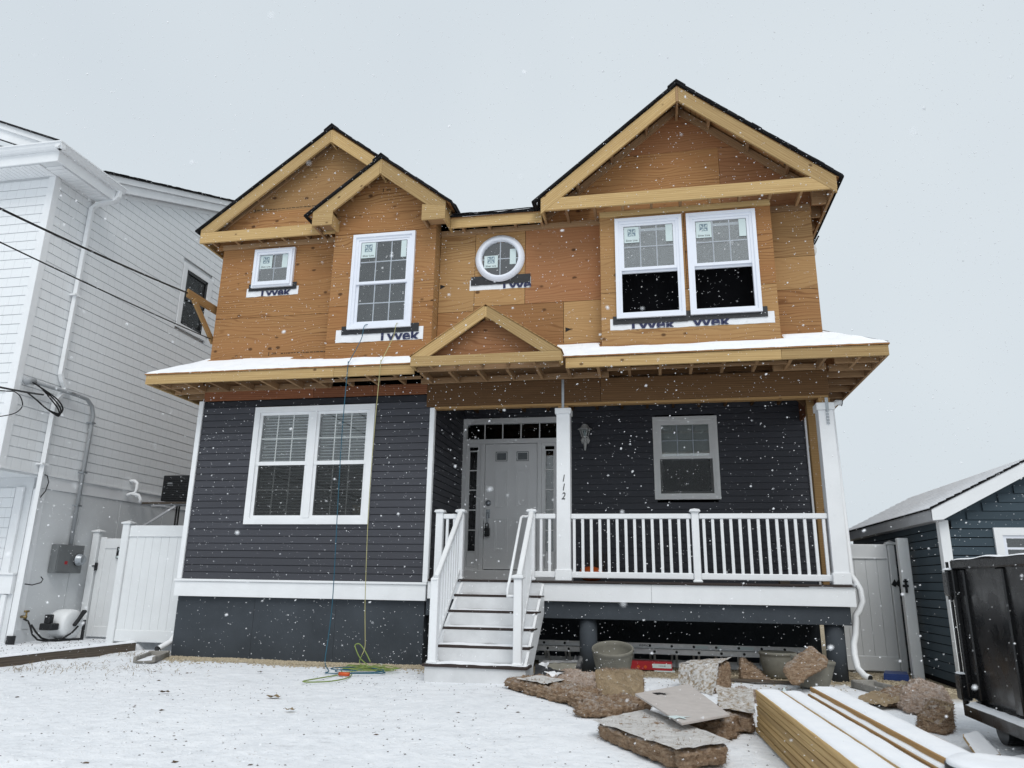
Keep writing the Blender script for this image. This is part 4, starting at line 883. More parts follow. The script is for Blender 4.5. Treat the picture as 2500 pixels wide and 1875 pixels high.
# eave with soffit, fascia and gutter round the front corner
so = box('soffit', 'white_panel', N, -13, -8.13, -1.19, .18, 7.43, 7.46, 0)
for i in range(14): box('soffit_slat', 'white_pvc', so, NX+.03, -8.16, -1.06+i*.088, -1.06+i*.088+.08, 7.415, 7.428, .003)
for i in range(22): box('soffit_slat', 'white_pvc', so, NX-.10-i*.088-.08, NX-.10-i*.088, -1.16, -.83, 7.415, 7.428, .003)
box('soffit_trim', 'white_pvc', so, NX-.09, NX+.02, -1.16, -.83, 7.412, 7.429); box('soffit_trim', 'white_pvc', so, NX, NX+.02, -.83, .16, 7.411, 7.4295)
box('fascia', 'white_pvc', N, -13, -8.13, -1.21, -1.19, 7.42, 7.66); box('fascia', 'white_pvc', N, -8.13, -8.11, -1.21, .18, 7.42, 7.66)
gp = [(0, 0), (.055, .0), (.085, .035), (.10, .08), (.115, .085), (.115, .105), (0, .105)]
MB().prism([(-1.212-a, 7.60+b) for a, b in gp], -13, -8.0, 'x').build('gutter', 'white_pvc', N)
gq = MB().prism([(-8.108+a, 7.60+b) for a, b in gp], -1.31, .20, 'y'); gq.build('gutter', 'white_pvc', N)
slab('roof_shingles', 'shingle', N, [(-13, -1.22, 7.69), (-8.09, -1.22, 7.69), (-8.6, .3, 8.05), (-13, .3, 8.05)], .02)
# front gable rake coming down to the corner
m_ = (7.78-8.26)/(1.19)
def rpts(x0, x1, d0, d1): f = lambda x: 7.77+m_*(x+8.15); return [(x0, f(x0)-d0), (x1, f(x1)-d0), (x1, f(x1)-d1), (x0, f(x0)-d1)]
MB().prism(rpts(-13, -8.15, 0, .10), -1.20, -1.16).build('rake_board', 'white_pvc', N); MB().prism(rpts(-13, -8.3, .10, .27), -1.16, -1.13).build('rake_board', 'white_pvc', N); MB().prism(rpts(-13, -8.12, -.025, 0), -1.24, -.2).build('roof_shingles', 'shingle', N)
MB().prism([(-13, 7.73), (-8.72, 7.73), (-9.5, 8.03), (-13, 9.3)], -.86, -.84).build('gable_wall', 'grey_trim', N)
# side rake
def sp(y0, y1, d0, d1): f = lambda y: 7.90+.403*(y+.1); return [(y0, f(y0)-d0), (y1, f(y1)-d0), (y1, f(y1)-d1), (y0, f(y0)-d1)]
MB().prism(sp(-.10, 9, .0, .12), -8.36, -8.33, 'x').build('rake_board', 'white_pvc', N); MB().prism(sp(.3, 9, .115, .29), -8.40, -8.37, 'x').build('rake_board', 'white_pvc', N); MB().prism(sp(-.12, 9, -.02, -.002), -12, -8.30, 'x').build('roof_shingles', 'shingle', N)
MB().prism(sp(.3, 9, .27, .285), NX, -8.38, 'x').build('soffit', 'white_pvc', N); MB().prism(sp(.25, 9, .29, .38), NX-.0, NX+.02, 'x').build('frieze_board', 'white_pvc', N)
for i in range(42):
    y = .0+i*.115; put('shingle', shared('nshing', lambda: MB().box(-.2, .02, -.06, .06, 0, .012, .004).mesh('shingle', 'shingle')), N, (-8.31+random.uniform(-.01, .01), y, 7.93+.403*(y+.1)+random.uniform(-.004, .006)), (R(22), 0, 0))
# downspout of the neighbour
ds = MB().tube([(-8.06, .10, 7.62), (-8.06, .09, 7.50), (-8.12, .07, 7.42), (-8.36, -.02, 7.32), (-8.435, -.04, 7.24), (-8.435, -.05, 4.24), (-8.43, .0, 4.14), (-8.43, .07, 4.05), (-8.43, .06, 3.97), (-8.43, -.05, 3.82), (-8.43, -.075, 3.74), (-8.43, -.08, .20)], .045, 4, True)
d1_ = ds.build('downspout', 'white_pvc'); tag(d1_, 'white rectangular downspout with a jog on the neighbour house wall', 'downspout')
for p in ((-8.43, -.05, 5.6), (-8.43, -.08, 2.75)): MB().box(p[0]-.06, p[0]+.05, p[1]-.07, p[1]+.07, p[2], p[2]+.03).build('strap', 'white_pvc', d1_)
MB().tube([(-8.43, -.08, .21), (-8.43, -.085, .08)], .06, 12).build('drain_adapter', 'black_plastic', d1_)
# service mast, meter
sm = MB().tube([(-8.40, -.55, 3.975), (-8.40, .35, 3.985), (-8.40, .55, 3.97), (-8.40, .68, 3.88), (-8.40, .74, 3.74), (-8.405, .745, 3.5), (-8.41, .735, 1.56)], .032, 14).build('service_mast', 'conduit_grey', None, True)
tag(sm, 'grey conduit bending along the white wall down to the meter', 'conduit')
mb = MB().tube([(-8.40, -.72, 3.93), (-8.40, -.66, 3.97), (-8.40, -.56, 3.975)], [.05, .062, .05], 14); mb.build('weatherhead', 'conduit_grey', sm, True)
for y, z in ((.2, 3.985), (.74, 3.6), (.74, 2.75), (.74, 2.2)): MB().box(-8.47, -8.36, y-.045, y+.045, z-.012, z+.012).build('clamp', 'galvanised', sm)
mt = empty('meter_box', (-8.42, .72, 1.1), 'grey electric meter box with a round glass meter and a red sticker', 'meter')
box('cabinet', 'meter_grey', mt, -8.49, -8.36, .44, 1.0, 1.12, 1.565, .006); box('cabinet_door', 'meter_grey', mt, -8.362, -8.352, .46, .72, 1.14, 1.545, .003); box('sticker', 'red_print', mt, -8.3518, -8.3505, .61, .67, 1.255, 1.305, 0)
MX = Matrix.Rotation(R(90), 3, 'Y')
MB().lathe([(.085, 0), (.085, .03), (.095, .03), (.095, .045), (.08, .05), (.078, .11), (.06, .13), (0, .135)], (-8.36, .87, 1.335), 28, MX).build('meter', 'galvanised', mt, True)
MB().lathe([(.097, .0), (.10, .0), (.10, .012), (.097, .012)], (-8.34, .87, 1.335), 28, MX).build('seal_ring', 'black_plastic', mt, True)
cb_ = MB().tube([(-8.47, -.03, 2.62), (-8.42, .03, 2.60), (-8.41, .07, 2.5), (-8.42, .05, 2.36), (-8.43, -.02, 2.25)], .008, 6).build('cable_end', 'cable_black', None, True); tag(cb_, 'short black cable curling out below the siding edge of the white house', 'cable')
cb_ = MB().tube([(-8.46, .30, 1.06), (-8.43, .32, 1.02), (-8.42, .28, .97), (-8.42, .12, .935), (-8.42, -.02, .95)], .008, 6).build('cable_end', 'cable_black', None, True); tag(cb_, 'black cable end drooping under the meter box', 'cable')
# hose reel
hr = empty('hose_reel', (-8.25, .68, .1), 'white drum hose reel with a black handle on the ground by the white wall', 'hose reel')
MB().lathe([(0, -.17), (.17, -.17), (.215, -.14), (.225, -.05), (.225, .05), (.215, .13), (.19, .155), (.1, .165), (0, .165)], (-8.22, .69, .345), 36, MX).build('drum', 'vinyl_fence', hr, True)
M_ = frame_from((0, .66, .75)); 
hb = MB(); hb.box(-.15, .15, -.04, .04, -.015, .03, .012); hb.v = [M_ @ p+Vector((-8.045, .765, .43)) for p in hb.v]; hb.build('handle', 'black_plastic', hr)
MB().box(-8.34, -8.12, .30, .46, .27, .37, .012).box(-8.28, -8.18, .31, .40, .371, .50, .01).build('mount', 'black_plastic', hr)
mb = MB().box(-8.36, -8.08, .50, .92, .09, .125, .01); mb.box(-8.1, -8.07, .9, .96, .09, .40, .01); mb.build('foot', 'black_plastic', hr)
MB().tube([(-8.44, .10, .44), (-8.36, .10, .41), (-8.30, .10, .33), (-8.27, .13, .22), (-8.25, .22, .14), (-8.22, .35, .115), (-8.1, .52, .13), (-8.02, .62, .22), (-7.99, .70, .32)], .014, 8).build('hose', 'cable_black', hr, True)
MB().tube([(-8.33, .14, .36), (-8.28, .20, .25), (-8.24, .28, .16), (-8.2, .4, .12)], .014, 8).build('hose', 'cable_black', hr, True)
sp_ = MB().tube([(-8.5, .10, .47), (-8.40, .10, .47)], .02, 10); sp_.tube([(-8.41, .10, .44), (-8.41, .10, .54)], .014, 8); sp_.tube([(-8.41, .06, .55), (-8.41, .14, .55)], .016, 8); sp_.build('spigot', 'brass', hr, True)
# condenser on a wall bracket, vent pipe
ac = empty('condenser', (-7.85, 2.5, 2.4), 'black condenser unit on a bracket beside the white wall', 'air conditioner')
cs = box('casing', 'black_plastic', ac, -8.08, -7.45, 2.35, 2.68, 2.45, 2.93, .015); box('badge', 'conduit_grey', cs, -7.97, -7.87, 2.3465, 2.349, 2.74, 2.81, 0)
for i in range(9): box('grille_slat', 'black_plastic', cs, -8.04, -7.5, 2.338, 2.3485, 2.50+i*.042, 2.518+i*.042, .002)
br = MB().box(-8.46, -7.48, 2.36, 2.40, 2.38, 2.42); br.box(-8.46, -7.48, 2.62, 2.66, 2.38, 2.42); br.build('bracket', 'grey_trim', ac); beam('strut', 'grey_trim', ac, (-8.44, 2.37, 1.95), (-7.75, 2.37, 2.36), .03, .04); box('bracket_plate', 'old_timber', ac, -8.46, -7.5, 2.33, 2.36, 2.395, 2.43)
for x in (-7.78, -7.73): MB().tube([(x, 2.45, 2.36), (x, 2.45, .1)], .018, 6).build('line_set', 'cable_black', ac, True)
vp = MB().tube([(-8.5, 2.0, 2.78), (-8.40, 2.0, 2.78), (-8.34, 2.0, 2.74), (-8.33, 2.0, 2.62), (-8.34, 1.98, 2.56), (-8.44, 1.95, 2.53), (-8.46, 1.93, 2.50)], .03, 12); vp.tube([(-8.40, 1.96, 2.54), (-8.28, 2.0, 2.52), (-8.24, 2.02, 2.45), (-8.24, 2.02, 2.37)], .03, 12)
vp = vp.build('vent_pipe', 'white_pvc', None, True); tag(vp, 'white plastic vent pipe with elbows on the neighbour wall', 'pipe')
# ================================================================ VINYL FENCE AND GATE, left alley
F = empty('vinyl_fence', (-6.7, .72, .08), 'white vinyl privacy fence panel with capped post beside the charcoal house', 'fence')
def vpost(parent, x, y, z0, z1, s=.127, mat='vinyl_fence'):
    p = box('post', mat, parent, x-s/2, x+s/2, y-s/2, y+s/2, z0, z1, .01); c = MB().box(x-s/2-.02, x+s/2+.02, y-s/2-.02, y+s/2+.02, z1, z1+.03, .006); h = s/2+.01
    c.add([(x-h, y-h, z1+.03), (x+h, y-h, z1+.03), (x+h, y+h, z1+.03), (x-h, y+h, z1+.03), (x, y, z1+.06)], [(0, 1, 4), (1, 2, 4), (2, 3, 4), (3, 0, 4)]); c.build('post_cap', mat, p); return p
vpost(F, -7.39, .74, .02, 1.90)
box('top_rail', 'vinyl_fence', F, -7.325, -5.88, .70, .75, 1.70, 1.878, .008); box('rail_lip', 'vinyl_fence', F, -7.325, -5.88, .695, .755, 1.70, 1.722, .004); box('bottom_rail', 'vinyl_fence', F, -7.325, -5.88, .70, .75, .11, .285, .008)
for i in range(10): box('fence_plank', 'vinyl_fence', F, -7.325+i*.145, -7.325+i*.145+.143, .713, .737, .28, 1.71, .004)
G = empty('garden_gate', (-8.0, 1.3, .1), 'white vinyl gate with a black latch and a small black sign', 'gate')
vpost(G, -8.36, 1.26, .08, 1.80, .12)
gx0, gx1 = -8.28, -7.36
box('gate_stile', 'vinyl_fence', G, gx0, gx0+.11, 1.235, 1.285, .12, 1.72, .008); box('gate_stile', 'vinyl_fence', G, gx1-.11, gx1, 1.235, 1.285, .12, 1.72, .008); box('gate_rail', 'vinyl_fence', G, gx0+.11, gx1-.11, 1.237, 1.283, 1.53, 1.70, .008); box('gate_rail', 'vinyl_fence', G, gx0+.11, gx1-.11, 1.237, 1.283, .12, .29, .008)
for i in range(5): box('fence_plank', 'vinyl_fence', G, gx0+.11+i*.14, gx0+.11+i*.14+.138, 1.25, 1.272, .285, 1.535, .004)
mb = MB().box(-8.33, -8.24, 1.19, 1.21, 1.235, 1.255, .003); mb.box(-8.275, -8.25, 1.18, 1.23, 1.17, 1.30, .004); mb.build('latch', 'black_plastic', G)
sg = box('sign', 'black_plastic', G, -7.93, -7.72, 1.222, 1.228, 1.37, 1.56, .002); text('sign_lettering', 'NO', .065, (-7.855, 1.2205, 1.515), 'label_paper', sg); text('sign_lettering', 'PRI', .065, (-7.84, 1.2205, 1.455), 'label_paper', sg); box('sign_strip', 'label_paper', sg, -7.915, -7.74, 1.2195, 1.2215, 1.38, 1.415, 0)
# timber edging, snow on it
T = empty('timber_edging', (-6.89, -1.2, 0), 'weathered timber edging with snow along the top at the neighbour boundary', 'edging')
for a, b in ((-5.2, -1.95), (-1.94, .60)):
    p = beam('timber', 'old_timber', T, (-6.89, a, .035), (-6.885, b, .055), .09, .15, b=.01); snow_box('snow_cover', T, -6.945, -6.835, a, b, .122, .022, nu=6)
# ================================================================ RIGHT SIDE: shed, gate, dumpster
SH = empty('shed', (5.3, 1.6, 0), 'dark blue shed with white trim and a snowy shingle roof', 'shed')
SX, SY0, SY1 = 4.25, -.42, 3.62; RX, RZ_ = 5.30, 2.56
sw_ = box('wall', 'dark_interior', SH, SX+.02, 6.35, SY0+.02, SY1, .0, 1.85, 0)
siding(sw_, 'shed_siding', SX+.018, SY0, SY1, .06, 1.88, .1005, 'l', tk=.012)
siding(sw_, 'shed_siding', SY0+.018, SX, 6.38, .06, 2.5, .1005, 'f', [(4.80, 5.75, .9, 1.77)], tk=.012, lim=lambda z: (SX if z < 1.72 else SX+(z-1.70)/.56, 6.38 if z < 1.72 else 6.38-(z-1.70)/.56))
MB().prism([(SX+.01, 1.8), (6.37, 1.8), (6.37, 1.86), (RX, 2.46), (SX+.01, 1.86)], SY0+.030, SY0+.04).build('gable_wall', 'shed_siding', SH)
box('corner_board', 'white_pvc', SH, SX-.018, SX+.085, SY0-.016, SY0+.012, .05, 1.86); box('corner_board', 'white_pvc', SH, SX-.017, SX+.0, SY0+.013, SY0+.085, .05, 1.86)
box('fascia', 'grey_trim', SH, 4.135, 4.165, SY0-.12, SY1+.1, 1.845, 1.985); box('soffit', 'grey_trim', SH, 4.16, SX+.02, SY0-.1, SY1+.1, 1.845, 1.86, 0)
sl2 = (RZ_-1.975)/(RX-4.15)
for s_ in (-1, 1):
    f = lambda x: RX+s_*(RX-x)*-1 if s_ < 0 else RX+(RX-x)
    X_ = lambda x: x if s_ < 0 else 2*RX-x
    MB().prism([(X_(4.135), 1.85), (X_(4.135), 1.985), (RX, RZ_+.02), (RX, RZ_-.14), (X_(4.25), 1.86)], SY0-.13, SY0-.10).build('rake_board', 'white_pvc', SH)
    slab('roof_deck', 'shingle', SH, [(X_(4.12), SY0-.14, 1.99), (RX, SY0-.14, RZ_+.032), (RX, SY1+.12, RZ_+.032), (X_(4.12), SY1+.12, 1.99)], .02)
n_ = 13
for i in range(n_):
    xa, xb = 4.11+(RX-4.11)*i/n_, 4.11+(RX-4.11)*(i+1)/n_+.01; za, zb = 1.992+sl2*(xa-4.12)+.012, 1.992+sl2*(xb-4.12)
    v = []; m = 60
    for j in range(m+1):
        y = SY0-.15+(SY1-SY0+.27)*j/m; e = .008*noise.noise(Vector((i*3.1, y*4, 0))); g_ = .003*noise.noise(Vector((i*5.1, y*6, 2)))
        v += [(xa+e, y, za-.012), (xa+e+.006, y, za+.004+g_), (xb, y, zb+.004)]
    MB().add(v, [(j*3+k, j*3+k+1, j*3+k+4, j*3+k+3) for j in range(m) for k in range(2)]).build('shingle_course', 'snow', SH, True)
shw = MB().ring(4.80, 5.75, .9, 1.775, .085, SY0-.02, SY0+.03).build('window', 'white_pvc', SH); shw['label'] = 'white trimmed shed window with dark panes'
MB().ring(4.885, 5.665, .985, 1.69, .035, SY0-.005, SY0+.03).build('sash', 'white_frame', shw); pane(shw, 4.92, 5.63, 1.02, 1.655, SY0+.01); box('muntin', 'white_frame', shw, 4.92, 5.63, SY0, SY0+.008, 1.53, 1.555, 0); recess(shw, 4.9, 5.65, 1.0, 1.68, SY0+.03, .3)
# grey vinyl gate and slanting post
g2 = empty('alley_gate', (3.85, 1.2, 0), 'pale grey vinyl gate between house and shed with a black latch', 'gate')
vpost(g2, 4.14, 1.2, .0, 1.66, .09); box('gate_rail', 'vinyl_fence', g2, 3.36, 4.09, 1.18, 1.225, 1.47, 1.665, .008); box('rail_lip', 'vinyl_fence', g2, 3.36, 4.09, 1.172, 1.232, 1.468, 1.49, .004); box('gate_rail', 'vinyl_fence', g2, 3.36, 4.09, 1.18, 1.225, .02, .21, .008)
for i in range(5): box('fence_plank', 'vinyl_fence', g2, 3.36+i*.146, 3.36+i*.146+.144, 1.19, 1.215, .205, 1.475, .004)
mb = MB().prism([(4.085, 1.13), (4.13, 1.20), (4.15, 1.16), (4.18, 1.20), (4.18, 1.10), (4.15, 1.13), (4.13, 1.10)], 1.135, 1.15); mb.build('latch', 'black_plastic', g2)
lp = empty('latch_post', (4.13, .6, 0), 'free standing grey gate post in front of the shed wall with a black catch', 'post')
box('post', 'vinyl_fence', lp, 4.055, 4.185, .56, .66, -.03, 1.715, .008); mb = MB().box(4.05, 4.12, .535, .56, 1.10, 1.13, .004); mb.box(4.075, 4.10, .53, .56, 1.03, 1.20, .004); mb.box(4.06, 4.115, .53, .556, 1.16, 1.18, .003); mb.build('catch', 'black_plastic', lp)
# dumpster
D = empty('dumpster', (4.2, -4.5, 0), 'black steel roll-off dumpster with snow along its rim and skid rail', 'dumpster')
DX, DY0, DY1 = 3.40, -8.2, -3.16
body = MB().prism([(DX+.02, .24), (DX, 1.27), (5.3, 1.27), (5.28, .24)], DY0, DY1, 'y').build('body', 'dumpster_black', D)
box('rim', 'dumpster_black', body, DX-.05, DX+.05, DY0, DY1+.05, 1.24, 1.315, .012); box('rim', 'dumpster_black', body, DX+.05, 5.3, DY1-.03, DY1+.05, 1.241, 1.314, .012)
for y in (DY1-.05, DY1-.75, DY1-1.4, DY1-2.0): box('side_post', 'dumpster_black', body, DX-.018, DX+.03, y-.06, y+.06, .25, 1.24, .01)
box('rear_post', 'dumpster_black', body, DX-.055, DX+.06, DY1+.012, DY1+.055, .26, 1.24, .008)
sk = MB().prism([(DX-.10, .135), (DX-.10, .215), (DX+.04, .25), (DX+.04, .135)], DY0, DY1+.02).build('skid_rail', 'dumpster_black', D)
snow_sheet('snow_cover', sk, [(DX-.098, DY0, .217), (DX-.098, DY1+.01, .217), (DX-.03, DY1+.01, .234), (DX-.03, DY0, .234)], 120, 5, lambda u, v, p: .02*(.8+.6*noise.noise(Vector((p.y*7, p.x*9, 0))))-(.02 if min(v, 1-v, 1-u) < .01 else 0))
snow_sheet('snow_cover', body, [(DX-.05, DY0, 1.316), (DX-.05, DY1+.05, 1.316), (DX+.03, DY1+.05, 1.316), (DX+.03, DY0, 1.316)], 140, 5, lambda u, v, p: .012*(.4+1.5*noise.noise(Vector((p.y*2.5, 3, 0))))-(.01 if min(v, 1-v, 1-u) < .01 else 0))
snow_sheet('snow_cover', body, [(DX, DY1-.02, 1.316), (DX, DY1+.05, 1.316), (5.2, DY1+.05, 1.316), (5.2, DY1-.02, 1.316)], 40, 5, lambda u, v, p: .012)
hg = MB().box(DX-.09, DX-.02, DY1+.03, DY1+.14, 1.03, 1.22, .01); hg.tube([(DX-.055, DY1+.09, 1.0), (DX-.055, DY1+.09, 1.24)], .025, 10); hg.build('hinge', 'dumpster_black', D); snow_box('snow_cover', D, DX-.09, DX-.02, DY1+.03, DY1+.14, 1.242, .012)
hg = MB().box(DX-.10, DX-.02, DY1+.02, DY1+.13, .24, .43, .01); hg.tube([(DX-.055, DY1+.08, .2), (DX-.055, DY1+.08, .44)], .025, 10); hg.build('hinge', 'dumpster_black', D); snow_box('snow_cover', D, DX-.10, DX-.02, DY1+.02, DY1+.13, .442, .012)
MB().tube([(DX-.06, DY1+.075, .4), (DX-.06, DY1+.075, 1.3)], .012, 8).build('latch_rod', 'dumpster_black', D)
box('floor_frame', 'dumpster_black', D, DX+.05, 5.1, DY0+.1, DY1-.1, .10, .24, 0)
for y in (DY1-.32, DY0+.5):
    for x in (DX+.02, 5.0): MB().tube([(x, y, .105), (x+.16, y, .105)], .11, 24).build('wheel', 'dumpster_black', D)
# ================================================================ THINGS IN THE YARD
def lumpy(name, mat, parent, b4, t4, n=14, amp=.02, freq=9, seed=0, top=True, sm=True, rd=1.0):
    """six sided lump from four bottom and four top corners, its skin torn up by noise"""
    b4 = [Vector(p) for p in b4]; t4 = [Vector(p) for p in t4]; c = sum(b4+t4, Vector())/8; bm = bmesh.new()
    def P(u, v, w_):
        def q(a): return a[0]*(1-u)*(1-v)+a[1]*u*(1-v)+a[2]*u*v+a[3]*(1-u)*v
        p = q(b4)*(1-w_)+q(t4)*w_; e = sorted((abs(2*u-1)**6, abs(2*v-1)**6, abs(2*w_-1)**6)); k = max(0, e[1]+e[0]*.6)
        return p+(c-p)*(.13*k*rd)
    def face(fn, nu, nv):
        g_ = [[bm.verts.new(fn(i/nu, j/nv)) for i in range(nu+1)] for j in range(nv+1)]
        for j in range(nv):
            for i in range(nu): bm.faces.new((g_[j][i], g_[j][i+1], g_[j+1][i+1], g_[j+1][i]))
    m = max(4, n//2)
    face(lambda u, v: P(u, v, 1), n, n); face(lambda u, v: P(v, u, 0), n, n)
    face(lambda u, v: P(u, 0, v), n, m); face(lambda u, v: P(1, u, v), n, m); face(lambda u, v: P(1-u, 1, v), n, m); face(lambda u, v: P(0, 1-u, v), n, m)
    bmesh.ops.remove_doubles(bm, verts=bm.verts, dist=1e-5); bm.normal_update()
    for v in bm.verts:
        p = v.co; s_ = Vector((seed*3.1, seed*1.7, seed*.9))
        lay = noise.noise(Vector((p.x*5, p.y*5, p.z*55))+s_); d = amp*(.8*noise.noise(p*freq+s_)+.7*noise.noise(p*freq*2.7+s_)+.45*noise.noise(p*freq*6+s_)+.4*lay); v.co = p+v.normal*d+Vector((noise.noise(p*freq*1.3-s_), noise.noise(p*freq*1.3+s_*2), 0))*amp*.4
        if v.co.z < -.004: v.co.z = -.004
    o = Vector((c.x, c.y, 0)); me = bpy.data.meshes.new(name)
    for v in bm.verts: v.co -= o
    bm.to_mesh(me); bm.free(); me.materials.append(MATS[mat])
    if sm: me.polygons.foreach_set('use_smooth', [True]*len(me.polygons))
    return put(name, me, parent, o)
def sheet(name, mat, parent, q, n=20, amp=.008, freq=7, seed=0, edge=.012, th=.0):
    """wrinkled sheet over four corners with a ragged border"""
    q = [Vector(p) for p in q]; nrm = (q[1]-q[0]).cross(q[3]-q[0]).normalized(); v = []
    for j in range(n+1):
        for i in range(n+1):
            u, w_ = i/n, j/n; p = q[0]*(1-u)*(1-w_)+q[1]*u*(1-w_)+q[2]*u*w_+q[3]*(1-u)*w_
            k = noise.noise(p*freq+Vector((seed, seed, 0)))+.5*noise.noise(p*freq*2.3+Vector((0, seed, seed)))
            p = p+nrm*amp*k
            if min(u, w_, 1-u, 1-w_) < .001: p = p+((sum(q, Vector())/4)-p).normalized()*edge*(noise.noise(p*30+Vector((seed, 0, 0)))+.1)
            v.append(p)
    return MB().add(v, [(j*(n+1)+i, j*(n+1)+i+1, (j+1)*(n+1)+i+1, (j+1)*(n+1)+i) for j in range(n) for i in range(n)]).build(name, mat, parent, True)
def lift(q, d): return [Vector(p)+Vector((0, 0, d)) for p in q]
def fuzz(parent, n, ln, mat, seed):
    """loose fibres standing out of the wool"""
    me = parent.data; rg = random.Random(seed); V = [v.co.copy() for v in me.vertices]; Nn = [v.normal.copy() for v in me.vertices]; o = Vector(ORG[parent.name]); mb = MB()
    for _ in range(n):
        i = rg.randrange(len(V)); p = V[i]+o; d = (Nn[i]+Vector((rg.uniform(-1, 1), rg.uniform(-1, 1), rg.uniform(-.9, .7)))).normalized()*rg.uniform(.3, 1)*ln
        s_ = d.cross(Vector((rg.uniform(-1, 1), rg.uniform(-1, 1), rg.uniform(-1, 1)))).normalized()*.0016; q = p+d*.5+Vector((rg.uniform(-1, 1), rg.uniform(-1, 1), rg.uniform(-1, .3)))*ln*.25
        mb.add([p-s_, p+s_, q+s_*.8, q-s_*.8, p+d], [(0, 1, 2, 3), (3, 2, 4)])
    f = mb.build('loose_fibres', mat, parent); f['kind'] = 'stuff'
def batt(label, b4, t4, mat='wool_brown', paper='kraft_snowy', n=16, amp=.014, seed=0, pl=.009, group=None):
    o = lumpy('insulation_batt', mat, None, b4, t4, int(n*1.9), amp, 11, seed); tag(o, label, 'insulation', group)
    fuzz(o, 1500, .035, mat, seed)
    if paper: sheet('paper_facing', paper, o, lift(t4, pl), 22, .008, 8, seed)
    return o
Z = lambda p, z: (p[0], p[1], z)
# big flat batt in front
B = [(.47, -4.0), (1.06, -4.98), (1.42, -4.66), (.86, -3.28)]
batt('large flat insulation batt with snow-dusted kraft paper, lying in front of the pile', [Z(p, .0) for p in B], [Z(p, z) for p, z in zip(B, (.10, .125, .125, .085))], seed=1, amp=.016, n=24)
batt('lifted corner of insulation tucked under the snow-dusted gypsum sheet', [(1.0, -3.62, .0), (1.42, -4.0, .0), (1.62, -3.55, 0), (1.25, -3.2, 0)], [(1.02, -3.58, .11), (1.40, -3.92, .14), (1.58, -3.5, .13), (1.25, -3.2, .12)], paper=None, seed=5, amp=.03)
# gypsum sheet resting on the heap
q = [(.765, -3.25, .205), (1.112, -4.32, .17), (1.462, -3.95, .185), (1.235, -2.30, .185)]
gs = MB().hexa(lift(q, -.013), q).build('gypsum_sheet', 'gypsum_paper'); tag(gs, 'broken sheet of grey gypsum board lying on the insulation heap', 'board')
for c_, s_ in (((.98, -3.15, .2), .05), ((1.10, -4.13, .178), .055)):
    P0 = Vector(c_); pts = [P0+Vector((s_*a*1.5, s_*b*2.2, 0)) for a, b in ((-1, 0), (-.2, .35), (.3, .1), (1.1, .25), (.4, -.1), (.6, -.7), (0, -.3), (-.4, -.8))]
    mb = MB(); zf = lambda p: .0035+(.205-.02*(-(p.y+3.25))); 
    mb.add([(p.x, p.y, P0.z+.004-(P0.y-p.y)*.012) for p in pts], [tuple(range(len(pts)))]); mb.build('tear', 'ink_black' if c_[1] > -4 else 'label_paper', gs)
# pink wool mass by the stairs
batt('long batt of brown insulation lying from the stair foot outwards', [(-.74, -1.66, 0), (.34, -2.92, 0), (.46, -2.40, 0), (-.36, -1.36, 0)], [(-.68, -1.68, .10), (.34, -2.86, .09), (.44, -2.36, .12), (-.36, -1.40, .12)], paper=None, seed=2, amp=.034, n=30)
sheet('paper_facing', 'kraft_snowy', bpy.data.objects['insulation_batt.002'], [(-.50, -1.86, .118), (-.12, -2.22, .118), (.02, -1.93, .135), (-.30, -1.58, .132)], 16, .012, 8, 3)
batt('fluffy heap of pink insulation between the stairs and the cardboard', [(-.34, -1.42, 0), (.36, -2.32, 0), (.36, -1.35, 0), (-.20, -.80, 0)], [(-.28, -1.40, .10), (.32, -2.2, .10), (.33, -1.35, .15), (-.15, -.85, .13)], 'wool_pink', None, 28, .034, 3)
batt('crumpled scrap of insulation between the long batt and the flat one', [(.24, -3.26, 0), (.70, -3.18, 0), (.94, -2.60, 0), (.26, -2.62, 0)], [(.26, -3.20, .075), (.68, -3.12, .075), (.92, -2.62, .12), (.30, -2.62, .11)], 'wool_brown', None, 26, .036, 4)
# kraft faced block standing on edge
cb = batt('batt of insulation standing on edge with its brown paper face out, before the pot', [(.325, -1.83, 0), (.80, -1.83, -.0), (.82, -1.68, 0), (.34, -1.68, 0)], [(.325, -1.79, .225), (.80, -1.79, .235), (.80, -1.64, .235), (.34, -1.64, .225)], seed=6, paper=None, amp=.010)
sheet('paper_facing', 'kraft_bare', cb, [(.32, -1.855, 0), (.805, -1.855, -.03), (.805, -1.808, .24), (.32, -1.808, .23)], 20, .012, 7, 8, .01)
# foil / paper scrap beside the stair
fo = sheet('torn_wrap', 'pot_clay', None, [(-.42, -.86, .02), (-.02, -.70, .03), (.0, -.55, .17), (-.40, -.62, .16)], 14, .012, 6, 2, .008)
sheet('foil_edge', 'foil_facing', fo, [(-.42, -.64, .155), (.0, -.57, .165), (.0, -.50, .185), (-.42, -.56, .175)], 10, .01, 8, 3, .01); tag(fo, 'crumpled scrap of torn foil and wrap behind the pink insulation', 'wrap')
sheet('printed_film', 'black_tape', fo, [(-.44, -1.15, .02), (-.14, -1.45, .09), (-.05, -1.3, .15), (-.44, -.95, .17)], 12, .03, 7, 5, .03)
sheet('printed_film', 'housewrap', fo, [(-.28, -1.36, .12), (-.12, -1.50, .11), (-.06, -1.44, .14), (-.2, -1.28, .15)], 10, .03, 9, 9, .02); sheet('printed_film', 'housewrap', fo, [(-.40, -1.02, .15), (-.28, -1.14, .14), (-.26, -1.06, .19), (-.38, -.95, .20)], 10, .03, 9, 4, .02)
sheet('printed_film', 'black_tape', fo, [(-.06, -.5, .03), (.06, -.45, .03), (.06, -.40, .24), (-.04, -.42, .25)], 8, .03, 7, 5, .03)
